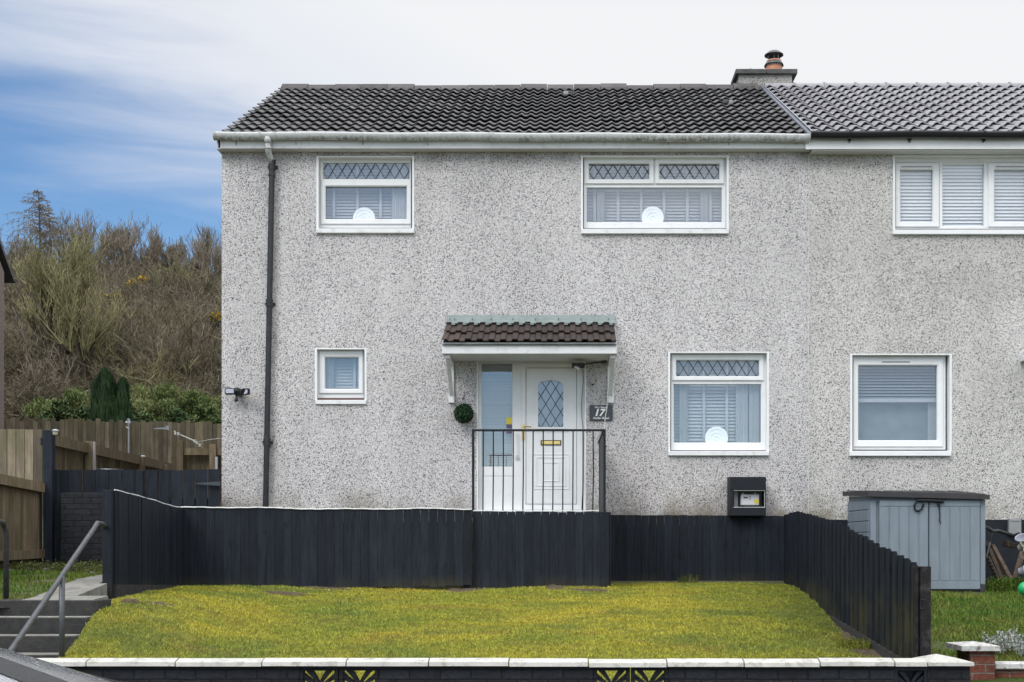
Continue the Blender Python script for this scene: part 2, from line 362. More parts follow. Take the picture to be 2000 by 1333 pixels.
def m_brick(name, brick, brick2, mortar, mw=0.012, paint=False, bs=0.6):
    m, t, b = newmat(name)
    pos = N(t, 'ShaderNodeNewGeometry').outputs['Position']
    sep = N(t, 'ShaderNodeSeparateXYZ'); t.links.new(pos, sep.inputs[0])
    cb = N(t, 'ShaderNodeCombineXYZ'); t.links.new(mth(t, 'ADD', sep.outputs[0], sep.outputs[1]), cb.inputs[0]); t.links.new(sep.outputs[2], cb.inputs[1])
    wob = N(t, 'ShaderNodeVectorMath', operation='ADD'); t.links.new(cb.outputs[0], wob.inputs[0])
    wn = N(t, 'ShaderNodeVectorMath', operation='SCALE'); nn_ = N(t, 'ShaderNodeTexNoise'); nn_.inputs['Scale'].default_value = 9; t.links.new(pos, nn_.inputs['Vector'])
    t.links.new(nn_.outputs['Color'], wn.inputs[0]); wn.inputs['Scale'].default_value = 0.012; t.links.new(wn.outputs[0], wob.inputs[1])
    br = N(t, 'ShaderNodeTexBrick'); t.links.new(wob.outputs[0], br.inputs['Vector'])
    br.inputs['Scale'].default_value = 1; br.inputs['Brick Width'].default_value = 0.225; br.inputs['Row Height'].default_value = 0.075
    br.inputs['Mortar Size'].default_value = mw; br.inputs['Mortar Smooth'].default_value = 0.4; br.inputs['Bias'].default_value = 0.0
    br.inputs['Color1'].default_value = (*brick, 1); br.inputs['Color2'].default_value = (*brick2, 1); br.inputs['Mortar'].default_value = (*mortar, 1)
    c = mulc(t, br.outputs['Color'], rng_(t, noise(t, 22, 6, 0.7, pos), 0.3, 0.7, 0.6, 1.4))
    if not paint:
        c = mix(t, rng_(t, noise(t, 30, 6, 0.75, pos), 0.60, 0.68, 0, 0.8), c, (0.42, 0.38, 0.35))
    t.links.new(c, b.inputs['Base Color']); b.inputs['Roughness'].default_value = 0.6 if paint else 0.85; b.inputs['Specular IOR Level'].default_value = 0.22 if paint else 0.4
    h = mth(t, 'ADD', mth(t, 'MULTIPLY', br.outputs['Fac'], -1.0), mth(t, 'MULTIPLY', noise(t, 35, 5, 0.7, pos), 0.8))
    bump(t, b, h, bs, 0.012)
    return m
M['bbrick'] = m_brick('black_painted_brick', (0.018, 0.020, 0.025), (0.012, 0.0135, 0.017), (0.006, 0.007, 0.009), 0.006, True, 1.0)
M['rbrick'] = m_brick('red_brick', (0.17, 0.052, 0.032), (0.11, 0.035, 0.024), (0.16, 0.135, 0.12), 0.007)

def m_tile(name, a, b_, rough, moss=None, tv=0.25, streak=0.5):
    m, t, b = newmat(name)
    pos = N(t, 'ShaderNodeNewGeometry').outputs['Position']
    c = mix(t, rng_(t, noise(t, 5, 7, 0.7, pos), 0.3, 0.7), a, b_)
    c = mulc(t, c, rng_(t, tintv(t), 0, 1, 1-tv, 1+tv))
    c = mulc(t, c, rng_(t, noise(t, 0.9, 4, 0.6, pos), 0.35, 0.65, 1-streak, 1+streak*0.6))
    if moss: c = mix(t, rng_(t, noise(t, 12, 8, 0.75, pos), 0.60, 0.68, 0, 0.6), c, moss)
    t.links.new(c, b.inputs['Base Color'])
    t.links.new(rng_(t, noise(t, 9, 4, 0.6, pos), 0.3, 0.7, rough-0.08, rough+0.12), b.inputs['Roughness'])
    bump(t, b, noise(t, 70, 4, 0.7, pos), 0.35, 0.006)
    return m
M['tile'] = m_tile('roof_tile_old', (0.030, 0.029, 0.032), (0.072, 0.069, 0.071), 0.40, (0.17, 0.17, 0.15))
M['tile2'] = m_tile('roof_tile_new', (0.21, 0.205, 0.222), (0.28, 0.27, 0.29), 0.33, None, 0.12, 0.08)
M['tile3'] = m_tile('roof_tile_brown', (0.022, 0.014, 0.012), (0.048, 0.031, 0.026), 0.6, (0.17, 0.15, 0.13), 0.3, 0.2)
M['ridge'] = m_tile('ridge_tile_old', (0.045, 0.041, 0.042), (0.085, 0.077, 0.077), 0.75, (0.20, 0.19, 0.16), 0.25, 0.3)
M['deck'] = plain('roof_deck', (0.02, 0.02, 0.02), 0.9, 0.1, 4)

def m_gutter():
    m, t, b = newmat('gutter_white_grimy')
    pos = N(t, 'ShaderNodeNewGeometry').outputs['Position']
    sep = N(t, 'ShaderNodeSeparateXYZ'); t.links.new(pos, sep.inputs[0])
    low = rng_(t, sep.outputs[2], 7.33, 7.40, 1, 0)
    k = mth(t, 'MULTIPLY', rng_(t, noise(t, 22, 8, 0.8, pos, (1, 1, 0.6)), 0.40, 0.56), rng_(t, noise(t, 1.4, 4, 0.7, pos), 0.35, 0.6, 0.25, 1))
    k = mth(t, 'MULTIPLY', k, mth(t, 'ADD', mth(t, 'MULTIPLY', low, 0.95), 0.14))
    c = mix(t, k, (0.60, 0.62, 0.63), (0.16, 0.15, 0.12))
    t.links.new(c, b.inputs['Base Color']); b.inputs['Roughness'].default_value = 0.45
    return m
M['gutter'] = m_gutter()

def m_glass(refl, tr=(0.985, 0.99, 0.995)):
    m = bpy.data.materials.new('window_glass'); m.use_nodes = True; t = m.node_tree; t.nodes.clear()
    o = N(t, 'ShaderNodeOutputMaterial'); tr_ = N(t, 'ShaderNodeBsdfTransparent'); tr_.inputs[0].default_value = (*tr, 1)
    g = N(t, 'ShaderNodeBsdfGlossy'); g.inputs['Roughness'].default_value = 0.015; g.inputs['Color'].default_value = (0.90, 0.96, 1, 1)
    lw = N(t, 'ShaderNodeLayerWeight'); f = mth(t, 'ADD', mth(t, 'MULTIPLY', mth(t, 'POWER', lw.outputs['Facing'], 5.0), 0.9), 0.04+refl, clamp=True)
    bp = N(t, 'ShaderNodeBump'); bp.inputs['Strength'].default_value = 0.05; bp.inputs['Distance'].default_value = 0.01
    t.links.new(noise(t, 2.0, 2), bp.inputs['Height']); t.links.new(bp.outputs[0], g.inputs['Normal'])
    ms = N(t, 'ShaderNodeMixShader'); t.links.new(f, ms.inputs[0]); t.links.new(tr_.outputs[0], ms.inputs[1]); t.links.new(g.outputs[0], ms.inputs[2]); t.links.new(ms.outputs[0], o.inputs[0])
    return m
M['glass'] = m_glass(0.075)

def grass_color(t, pos, which):
    if which == 'moss':
        A = noise(t, 0.75, 5, 0.62, pos, (0.8, 1.0, 1.0)); B = noise(t, 1.7, 6, 0.7, pos, (0.7, 1.3, 1)); C = noise(t, 14, 5, 0.7, pos)
        c = mix(t, rng_(t, A, 0.36, 0.64), (0.225, 0.262, 0.040), (0.410, 0.362, 0.046))
        c = mix(t, rng_(t, B, 0.52, 0.68, 0, 0.5), c, (0.28, 0.195, 0.055))
        c = mix(t, rng_(t, noise(t, 1.1, 4, 0.6, pos, (0.9, 1.2, 1)), 0.50, 0.64, 0, 0.6), c, (0.14, 0.195, 0.045))
        sep = N(t, 'ShaderNodeSeparateXYZ'); t.links.new(pos, sep.inputs[0])
        # greener towards the right fence and the top
        gx = rng_(t, sep.outputs[0], 1.0, 2.9, 0, 0.6); c = mix(t, gx, c, (0.13, 0.175, 0.03))
        return mulc(t, c, rng_(t, C, 0.3, 0.7, 0.75, 1.25))
    A = noise(t, 1.3, 5, 0.65, pos); C = noise(t, 16, 4, 0.7, pos)
    c = mix(t, rng_(t, A, 0.4, 0.62), (0.065, 0.13, 0.016), (0.13, 0.15, 0.03))
    return mulc(t, c, rng_(t, C, 0.3, 0.7, 0.7, 1.3))
def m_grass(name, which, ground_sheet):
    m, t, b = newmat(name)
    pos = N(t, 'ShaderNodeNewGeometry').outputs['Position']
    c = grass_color(t, pos, which)
    if ground_sheet: c = mulc(t, c, 0.62)  # sheet under the blades takes a darker copy of the grass colour
    else: c = mulc(t, c, rng_(t, tintv(t), 0, 1, 0.6, 1.5))
    if ground_sheet: bump(t, b, noise(t, 45, 6, 0.8, pos), 1.0, 0.03)
    t.links.new(c, b.inputs['Base Color']); b.inputs['Roughness'].default_value = 0.75; b.inputs['Specular IOR Level'].default_value = 0.2
    return m
M['lawn'] = m_grass('moss_lawn', 'moss', True); M['blade'] = m_grass('moss_blades', 'moss', False)
M['lawn2'] = m_grass('green_lawn', 'green', True); M['blade2'] = m_grass('green_blades', 'green', False)
def m_leaf(name, a, b_, sc_=3.0, tv=0.5):
    m, t, b = newmat(name)
    pos = N(t, 'ShaderNodeNewGeometry').outputs['Position']
    c = mix(t, rng_(t, noise(t, sc_, 4, 0.6, pos), 0.35, 0.65), a, b_)
    c = mulc(t, c, rng_(t, tintv(t), 0, 1, 1-tv, 1+tv))
    t.links.new(c, b.inputs['Base Color']); b.inputs['Roughness'].default_value = 0.7; b.inputs['Specular IOR Level'].default_value = 0.25
    return m
M['topiary'] = m_leaf('topiary_leaf', (0.018, 0.045, 0.02), (0.03, 0.07, 0.03), 20)
M['hedge'] = m_leaf('olive_leaf', (0.085, 0.120, 0.035), (0.185, 0.205, 0.080), 0.9)
M['hedgedark'] = m_leaf('green_leaf', (0.035, 0.065, 0.022), (0.08, 0.115, 0.038), 0.9)
M['conifer'] = m_leaf('conifer_needle', (0.016, 0.040, 0.016), (0.034, 0.066, 0.024), 2)
M['gorse'] = m_leaf('gorse_green', (0.06, 0.07, 0.02), (0.10, 0.10, 0.03), 2)
M['gorsef'] = m_leaf('gorse_flower', (0.50, 0.33, 0.02), (0.65, 0.42, 0.02), 2, 0.3)
M['silver'] = m_leaf('silver_leaf', (0.34, 0.37, 0.35), (0.52, 0.54, 0.52), 12, 0.35)
M['weed'] = m_leaf('weed_leaf', (0.06, 0.09, 0.02), (0.14, 0.14, 0.05), 6)
M['bark'] = m_leaf('bark_dark', (0.050, 0.042, 0.030), (0.075, 0.065, 0.045), 2, 0.3)
M['twig'] = m_leaf('twig_brown', (0.13, 0.11, 0.075), (0.22, 0.19, 0.14), 0.35, 0.5)
M['twigred'] = m_leaf('twig_redbrown', (0.145, 0.118, 0.09), (0.235, 0.195, 0.15), 0.5, 0.4)
M['twiggreen'] = m_leaf('twig_mossy', (0.175, 0.168, 0.078), (0.265, 0.245, 0.125), 0.6, 0.45)
M['twigpale'] = m_leaf('twig_pale', (0.26, 0.23, 0.18), (0.34, 0.31, 0.26), 0.6, 0.4)
M['scrub'] = m_leaf('scrub_twig', (0.085, 0.073, 0.042), (0.165, 0.14, 0.09), 0.25, 0.55)
M['hill'] = plain('hill_ground', (0.038, 0.031, 0.019), 0.95, 0.5, 0.5, bmp=1, bscale=2, dirt=(0.035, 0.042, 0.014), dirtamt=0.8, dscale=0.5)
M['ground'] = plain('rough_ground', (0.07, 0.075, 0.03), 0.95, 0.4, 1.5, bmp=1, bscale=10, dirt=(0.05, 0.038, 0.025), dirtamt=0.8)

def m_shed():
    m, t, b = newmat('shed_blue_grey')
    pos = N(t, 'ShaderNodeNewGeometry').outputs['Position']
    c = mulc(t, (0.190, 0.228, 0.268), rng_(t, noise(t, 10, 5, 0.6, pos, (1, 1, 0.2)), 0.3, 0.7, 0.88, 1.1))
    c = mix(t, rng_(t, noise(t, 26, 7, 0.75, pos), 0.64, 0.70, 0, 0.6), c, (0.11, 0.11, 0.12))
    t.links.new(c, b.inputs['Base Color']); b.inputs['Roughness'].default_value = 0.5
    bump(t, b, noise(t, 20, 4, 0.6, pos, (1, 1, 0.12), 1.5), 0.35, 0.006)
    return m
M['shed'] = m_shed()
M['shedlid'] = plain('shed_lid_dark', (0.032, 0.030, 0.033), 0.55, 0.2, 6, bmp=0.3)
def m_car():
    m, t, b = newmat('wet_silver_paint')
    pos = N(t, 'ShaderNodeNewGeometry').outputs['Position']
    v = N(t, 'ShaderNodeTexVoronoi'); v.inputs['Scale'].default_value = 60; t.links.new(pos, v.inputs['Vector'])
    d = rng_(t, v.outputs['Distance'], 0.15, 0.5, 1, 0, True)
    b.inputs['Base Color'].default_value = (0.62, 0.63, 0.66, 1); b.inputs['Metallic'].default_value = 0.75; b.inputs['Roughness'].default_value = 0.2
    b.inputs['Coat Weight'].default_value = 0.8
    bump(t, b, mth(t, 'ADD', d, mth(t, 'MULTIPLY', noise(t, 120, 3), 0.6)), 1.0, 0.006)
    return m
M['car'] = m_car()
M['carglass'] = plain('car_glass', (0.035, 0.037, 0.04), 0.22, 0.3, 60, bmp=0.9, bscale=90)
M['rim'] = plain('alloy_rim', (0.4, 0.4, 0.42), 0.3, 0.05, 5, metal=0.8)
M['lampred'] = plain('lamp_red', (0.4, 0.02, 0.02), 0.2, 0.05, 5)
M['lampclear'] = plain('lamp_clear', (0.5, 0.52, 0.55), 0.15, 0.05, 5)

# ---------------------------------------------------------------- terrain
def interp(xs, ys, x): return float(np.interp(x, xs, ys))
LZ = [9.4, 11.2, 11.9, 13.2, 14.2, 15.2, 16.0, 18.2]; LH = [.50, .67, .745, .88, .985, 1.09, 1.155, 1.17]
def lawn_h(x, Z):
    h = interp(LZ, LH, Z)
    r = min(max((x-1.6)/1.3, 0), 1); h -= 0.09*r*r*math.sin(math.pi*min(max((Z-10.5)/6.5, 0), 1))     # sinks by the right fence
    l = min(max((-2.7-x)/1.6, 0), 1); l = l*l*(3-2*l); h = h*(1-l)+l*interp([9.4, 11.16, 11.6, 12.0, 13.45, 15.3, 16, 18], [.52, .70, .91, 1.06, 1.135, 1.205, 1.19, 1.17], Z)
    h += 0.012*math.sin(x*2.1+Z*1.3)+0.030*mnoise.noise(Vector((x*1.1, Z*3.6, 0)))+0.014*mnoise.noise(Vector((x*4, Z*9, 3)))
    return h
GZ = [-400, 9.3, 9.5, 11, 12.2, 16, 18.5, 27, 31, 40, 50, 60, 68, 76, 90, 150, 500]
GH = [-.06, -.06, .1, .3, .7, .95, 1.3, 2.3, 2.9, 6.2, 9.9, 13.4, 16.0, 16.6, 15.5, 8.0, 0]
def ground_h(x, Z):
    h = interp(GZ, GH, Z)
    if Z > 32: h += (math.sin(x*0.21+1.0)*0.8+math.sin(x*0.57+Z*0.2)*0.35)*min((Z-32)/20, 1)
    return h
def sheet(name, xs, Zs, fn, mat):
    V = np.array([(x, Z-D, fn(x, Z)) for Z in Zs for x in xs], dtype=np.float32); n = len(xs)
    Fq = np.array([(j*n+i, j*n+i+1, (j+1)*n+i+1, (j+1)*n+i) for j in range(len(Zs)-1) for i in range(n-1)])
    return mesh_obj(name, V, Fq, mat, smooth=True)
xs = sorted(set(list(np.linspace(-60, 60, 61))+[-600, -300, -120, 120, 300, 600]))
tag(sheet('ground', xs, [-400, -100, 0, 5, 9.3, 9.5, 11, 12.2, 14, 16, 18.5, 22, 27, 31], ground_h, M['ground']), kind='structure')
tag(sheet('hill', xs, list(np.arange(31, 92, 2.0))+[110, 150, 300, 600], ground_h, M['hill']), kind='structure')
tag(sheet('road', [-60, 60], [-8, 6.9], lambda x, Z: 0.0, M['asphalt']), kind='structure')
pv = MB(); pv.bbox(-60, 7.05-D, -.05, 60, 9.35-D, 0.12, 0.01); tag(pv.build('pavement', M['pave']), kind='structure')
kb = MB()
for i in range(60): kb.bbox(-30+i, 6.92-D, -.05, -29.006+i, 7.045-D, 0.124, 0.015)
tag(kb.build('kerb', M['slab']), kind='structure')
def rfx(Z): return 2.905+(Z-10.2)*0.035       # line of the right-hand side fence
LZs = list(np.linspace(9.52, 17.98, 90)); LZf = list(np.linspace(9.52, 17.98, 210))
def lawn_clamp(x, Z): return lawn_h(x, Z)
V = []; 
for Z in LZf:
    xl = -4.30 if Z < 12.0 else -4.52
    xr = rfx(Z)+0.05
    for k in range(140): x = xl+(xr-xl)*k/139; V.append((x, Z-D, lawn_h(x, Z)))
Fq = np.array([(j*140+i, j*140+i+1, (j+1)*140+i+1, (j+1)*140+i) for j in range(209) for i in range(139)])
tag(mesh_obj('lawn', np.array(V), Fq, M['lawn'], smooth=True), kind='structure')
def nl_h(x, Z): return interp([9.5, 11, 13, 15, 16.5, 18], [.45, .55, .78, .98, 1.09, 1.15], Z)+0.012*math.sin(x*3+Z*2)
V = []
for Z in LZs:
    for k in range(40): x = rfx(Z)+0.09+(12-rfx(Z))*k/39; V.append((x, Z-D, nl_h(x, Z)))
Fq = np.array([(j*40+i, j*40+i+1, (j+1)*40+i+1, (j+1)*40+i) for j in range(89) for i in range(39)])
tag(mesh_obj('neighbour_lawn', np.array(V), Fq, M['lawn2'], smooth=True), kind='structure')
def side_h(x, Z): return interp([11.0, 12.0, 13.5, 15, 16.8, 20, 27], [.70, 1.10, 1.28, 1.34, 1.395, 1.5, 2.35], Z)
V = []; zs_ = list(np.linspace(11.1, 27, 60))
for Z in zs_:
    x1 = -5.3 if Z < 12.0 else (-4.74 if Z < 17.5 else -4.5)
    for k in range(30): x = -16+(x1+16)*k/29; V.append((x, Z-D, side_h(x, Z)+0.02*math.sin(x*4+Z*3)))
Fq = np.array([(j*30+i, j*30+i+1, (j+1)*30+i+1, (j+1)*30+i) for j in range(59) for i in range(29)])
tag(mesh_obj('side_garden_ground', np.array(V), Fq, M['ground'], smooth=True), kind='structure')

# blades of grass / moss tufts
def blades(name, n, samp, hmin, hmax, wid, mat, mask=None):
    P0 = []
    while len(P0) < n:
        x, Z = samp(); 
        if mask is None or mask(x, Z): P0.append((x, Z))
    return P0
def blade_mesh(name, pts, hfn, hmin, hmax, wid, mat):
    n = len(pts); A = np.array(pts); z = np.array([hfn(x, Z) for x, Z in pts]); base = np.stack([A[:, 0], A[:, 1]-D, z-0.004], 1)
    ang = rng.uniform(0, math.pi, n); h = rng.uniform(hmin, hmax, n); lean = rng.normal(0, 0.45, (n, 2))*h[:, None]
    w = wid*rng.uniform(.6, 1.3, n); dx = np.stack([np.cos(ang)*w, np.sin(ang)*w, np.zeros(n)], 1)
    tip = base+np.stack([lean[:, 0], lean[:, 1], h], 1); V = np.stack([base-dx, base+dx, tip], 1).reshape(-1, 3)
    Fq = np.arange(3*n).reshape(-1, 3); tn = np.repeat(rng.uniform(0, 1, n), 3)
    return mesh_obj(name, V, Fq, mat, tint=tn)
def bare(x, Z):     # worn soil patches: near right fence, by the left corner, under the fence boards
    s = math.sin(x*3.1+1.7)*math.sin(Z*2.3+x)+0.5*math.sin(x*7.7+Z*5.1)
    if x > rfx(Z)-0.45+0.25*math.sin(Z*3) and Z < 15.5: return random.random() < 0.75
    if Z > 15.3 and x < 0.6 and s > 0.55: return random.random() < 0.8
    if x < -3.1 and 11.7 < Z < 13.6 and s > 0.75: return random.random() < 0.7
    return False
def samp1():
    while True:
        Z = 9.6+8.3*random.random()**1.15; xl = -4.3 if Z < 12 else -4.5
        x = random.uniform(xl, rfx(Z)-0.02)
        if Z > 15.95 and x < 0.62: continue
        return x, Z
pts = blades('', 330000, samp1, 0, 0, 0, None, lambda x, Z: not bare(x, Z))
tag(blade_mesh('moss_grass', pts, lawn_h, 0.010, 0.028, 0.0048, M['blade']), 'short yellow-green mossy grass covering the sloping front lawn', 'grass', kind='stuff')
def samp2():
    Z = 10.9+7.0*random.random(); return rfx(Z)+0.12+random.random()*(6.9-rfx(Z)), Z
pts = [samp2() for _ in range(60000)]
tag(blade_mesh('green_grass', pts, nl_h, 0.02, 0.06, 0.006, M['blade2']), 'greener longer grass on the sloping lawn beside the storage shed', 'grass', kind='stuff')
pts = []
while len(pts) < 22000:
    Z = random.uniform(12.1, 16.9); x = random.uniform(-7.2, -4.80)
    if x > -5.02-0.05*(Z-12) and Z < 14.4: continue
    if math.sin(x*5+Z*3)+math.sin(Z*7) > 1.1: continue
    pts.append((x, Z))
tag(blade_mesh('path_side_grass', pts, lambda x, Z: side_h(x, Z)+0.02*math.sin(x*4+Z*3), 0.02, 0.06, 0.006, M['blade2']), 'bright green weedy grass beside the paved path at left', 'grass', kind='stuff')
V = []; Fs = []
def soil_patch(px, py, wx, wz):
    Z = 12.0
    for _ in range(30):
        x = X(px, Z); Z = Z+((EYE-lawn_h(x, Z))*F/(py-CY)-Z)*.5
    n = 22; x0 = X(px, Z); b = len(V); V.append((x0, Z-D, lawn_h(x0, Z)+.018))
    for ring_, q in ((.55, .016), (1.0, -.006)):
        for k in range(n):
            a = 2*math.pi*k/n; rr = ring_*(1+.55*mnoise.noise(Vector((math.cos(a)*1.3+px, math.sin(a)*1.3, py*.1)))); x = x0+wx*rr*math.cos(a); zz = min(Z+wz*rr*math.sin(a), 17.8); V.append((x, zz-D, lawn_h(x, zz)+q+.012*random.random()))
    for k in range(n):
        k2 = (k+1) % n; Fs.append((b, b+1+k, b+1+k2)); Fs.append((b+1+k, b+1+n+k, b+1+n+k2, b+1+k2))
for a_ in ((560, 1152, .30, .10), (640, 1152, .3, .10), (905, 1152, .35, .16), (930, 1156, .2, .10), (1085, 1162, .12, .12), (1140, 1159, .25, .14), (1165, 1166, .22, .08), (322, 1176, .09, .16), (300, 1244, .14, .07), (255, 1252, .10, .06),
           (1655, 1222, .10, .35), (1668, 1240, .14, .3), (1690, 1255, .22, .35), (1700, 1272, .25, .3), (1640, 1205, .08, .3), (1720, 1280, .2, .2)): soil_patch(*a_)
tag(mesh_obj('bare_soil', np.array(V), Fs, M['soil']), kind='structure')
# ---------------------------------------------------------------- houses
def wall_with_openings(x0, x1, z0, z1, y0, th, ops, mb, side=True):
    cx = sorted(set([x0, x1]+[o[0] for o in ops]+[o[1] for o in ops])); cz = sorted(set([z0, z1]+[o[2] for o in ops]+[o[3] for o in ops]))
    def inop(x, z): return any(o[0] < x < o[1] and o[2] < z < o[3] for o in ops)
    for i in range(len(cx)-1):
        for j in range(len(cz)-1):
            if inop((cx[i]+cx[i+1])/2, (cz[j]+cz[j+1])/2): continue
            for y in (y0, y0+th):
                q = [(cx[i], y, cz[j]), (cx[i+1], y, cz[j]), (cx[i+1], y, cz[j+1]), (cx[i], y, cz[j+1])]
                mb.add(q if y == y0 else q[::-1], [(0, 1, 2, 3)])
    for (a, b, c, d) in ops:
        for q in ([(a, y0, c), (a, y0+th, c), (a, y0+th, d), (a, y0, d)], [(b, y0, c), (b, y0, d), (b, y0+th, d), (b, y0+th, c)],
                  [(a, y0, d), (a, y0+th, d), (b, y0+th, d), (b, y0, d)], [(a, y0, c), (b, y0, c), (b, y0+th, c), (a, y0+th, c)]):
            mb.add(q, [(0, 1, 2, 3)])
XL = X(433, 18); XJ = 3.545; XR = 12.0; YR = 4.04; ZR = 9.56; YB = 8.3
def op(a, b, c, d): return (X(a, 18), X(b, 18), H(d, 18), H(c, 18))     # px0, px1, ytop, ybottom
OW1 = op(621.5, 805.5, 307, 447); OW2 = op(1138, 1420, 306, 448); OW3 = op(618.5, 712.5, 682, 782); OW4 = op(1308.5, 1498.5, 689, 882.5)
ODR = op(933, 1143, 700, 1012); OW5 = op(1664, 1855.5, 693, 881); OW6 = op(1747.5, 2016, 305, 449)
WT = H(297, 18); 
house = thing('house', 'pebbledashed light grey end house with white windows and old dark tiled roof', 'house', (0, 0, 1.0))
wb = MB(); wall_with_openings(XL, XJ-0.006, 0.9, 7.38, 0, 0.28, [OW1, OW2, OW3, OW4, ODR], wb)
wb.add([(XL, 0, .9), (XL, 8.1, .9), (XL, 8.1, 7.38), (XL, 4.04, 9.5), (XL, 0, 7.38)], [(0, 1, 2, 3, 4)])
wb.add([(XL, 8.1, .9), (XJ-.006, 8.1, .9), (XJ-.006, 8.1, 7.38), (XL, 8.1, 7.38)], [(0, 1, 2, 3)])
wb.add([(XJ-.006, 0.28, .9), (XJ-.006, 8.1, .9), (XJ-.006, 8.1, 7.38), (XJ-.006, 4.04, 9.5), (XJ-.006, 0.28, 7.38)], [(0, 1, 2, 3, 4)])
wb.build('wall', M['harl'], house, recalc=False)
nh = thing('house', 'warmer grey pebbledashed neighbouring house with new dark tiles and black gutter', 'house', (5, 0, 1.0))
wb = MB(); wall_with_openings(XJ, XR, 0.9, 7.36, 0.004, 0.28, [OW5, OW6], wb)
wb.add([(XR, 0, .9), (XR, 8.1, .9), (XR, 8.1, 7.38), (XR, 4.04, 9.5), (XR, 0, 7.38)], [(0, 1, 2, 3, 4)])
wb.add([(XJ, 8.1, .9), (XR, 8.1, .9), (XR, 8.1, 7.38), (XJ, 8.1, 7.38)], [(0, 1, 2, 3)])
wb.build('wall', M['harl2'], nh, recalc=False)
pl = MB(); pl.box(XJ+0.002, -0.02, 0.95, XR, 0.0, H(1015.5, 18)); pl.build('plinth', M['blackpaint'], nh)
pl = MB(); pl.box(XL+.003, -0.018, 0.95, XJ-.004, 0.0, H(1030, 18)); pl.build('plinth', M['blackpaint'], house)
# thin render bead at the joint between the houses
jb = MB(); jb.box(XJ-0.008, -0.004, 2.1, XJ-0.002, -0.0005, 7.2); jb.build('render_bead', M['soffit'], house)
# dark inner rooms: a floor between the storeys and partitions behind the windows
rm = MB(); rm.box(XL+.05, .30, 4.85, XJ-.1, 8.0, 5.05); rm.box(XL+.05, 3.2, .95, XJ-.1, 3.3, 7.3); rm.build('inner_wall', M['greybox'], house)
rm = MB(); rm.box(XJ+.05, .30, 4.85, XR-.1, 8.0, 5.05); rm.box(XJ+.05, 3.2, .95, XR-.1, 3.3, 7.3); rm.build('inner_wall', M['greybox'], nh)

def tile_roof(x0, x1, ye, ze, yr, zr, gauge, per, amp, thick, jit, prof, tilew, mb):
    L = math.hypot(yr-ye, zr-ze); u = ((yr-ye)/L, (zr-ze)/L); nrm = (-u[1], u[0]) if yr > ye else (u[1]*1, -u[0])
    if nrm[1] < 0: nrm = (-nrm[0], -nrm[1])
    nc = int(math.ceil(L/gauge)); step = per/10; nx = int((x1-x0)/step)
    for i in range(nc):
        s0 = i*gauge; s1 = min((i+1)*gauge+0.03, L+.02)
        k0 = 0
        while k0 < nx:
            k1 = min(k0+int(round(tilew/step)), nx)
            j1 = random.gauss(0, jit); j2 = random.gauss(0, jit); vs = []; fs = []; sj = random.gauss(0, jit*1.5)
            for k in range(k0, k1+1):
                x = x0+k*step; ph = ((k % 10000)*step/per) % 1.0; h = prof(ph)*amp
                fr_ = (k-k0)/max(k1-k0, 1)
                for (s, o) in ((s0+sj+.07, thick*.92-.016), (s0+sj, thick-.015), (s0+sj, thick), (s0+sj+0.010, thick+0.004), (s1, 0.006)):
                    off = o+h+(j1*(1-fr_)+j2*fr_)
                    vs.append((x, ye+u[0]*s+nrm[0]*off, ze+u[1]*s+nrm[1]*off))
            m = k1-k0
            for q in range(m):
                for r in range(4): fs.append((q*5+r, (q+1)*5+r, (q+1)*5+r+1, q*5+r+1))
            # tile side faces
            fs.append((1, 2, 3, 4, 0)); fs.append((m*5, m*5+4, m*5+3, m*5+2, m*5+1))
            mb.add(vs, fs); k0 = k1
prof_main = lambda p: (0.5+0.5*math.cos(2*math.pi*p))**1.3
prof_new = lambda p: 0.5+0.5*math.sin(2*math.pi*p)+0.18*math.sin(4*math.pi*p)
YE = -0.155; ZE = 7.62+0.54*(YE-0.25)-0.05
tb = MB(); tile_roof(XL-0.03, XJ-.02, YE, ZE, YR, ZR, 0.345, 0.15, 0.030, 0.046, 0.0035, prof_main, 0.3, tb)
roof = tb.build('roof', M['tile'], house)
tb = MB(); tb.add([(XL-0.03, YE, ZE-.03), (XJ-.02, YE, ZE-.03), (XJ-.02, YR, ZR-.03), (XL-0.03, YR, ZR-.03), (XL-.03, YB, ZE-.03), (XJ-.02, YB, ZE-.03)], [(0, 1, 2, 3), (3, 2, 5, 4)])
tb.build('roof_deck', M['deck'], roof, recalc=False)
vg = MB(); vg.beam((XL-.012, YE+.02, ZE-.002), (XL-.012, YR, ZR-.002), .03, .05, .5); vg.build('verge_mortar', M['ridge'], roof)
rt = MB(); x = XL+0.0
while x < XJ-0.3:
    w = 0.455; jz = random.gauss(0, .008)
    prof = [(YR-0.23, ZR-0.085+jz), (YR-0.20, ZR-0.025+jz), (YR-.06, ZR+.085+jz), (YR+.05, ZR+.085+jz), (YR+.13, ZR+0.005+jz), (YR+.16, ZR-.045+jz)]
    rt.prism(prof, 'x', x, min(x+w-.008, XJ-.1)); x += w
ob = rt.build('ridge', M['ridge'], roof)
def roofpt(px, py):     # pixel on the main roof slope
    k = (CY-py)/F; Z = (ZE-EYE+0.54*(D*-1-YE))/(k-0.54)
    return (px-CX)*Z/F, Z-D, EYE+k*Z
for (px, py, w) in ((1105, 187, .13), (1118, 187, .12), (1416, 204, .12), (1427, 205, .10)):
    x, y, z = roofpt(px, py); pm = MB()
    pm.bbox(x-w*.3, y-.03, z+.0, x+w*.35, y+.03, z+.07, .012); pm.build('pale_tile_chip', M['capdark'] if px in (1118, 1416) else M['greybox'], roof)
mo = MB()
for i in range(12):
    x = XJ-.42+i*.03; mo.lathe([(0.001, .05), (.04, .045), (.06, .02), (.065, -.03)], (x, YR-.13+random.uniform(-.02, .02), ZR-.02), 8)
mo.build('mortar_lump', M['ridge'], roof)
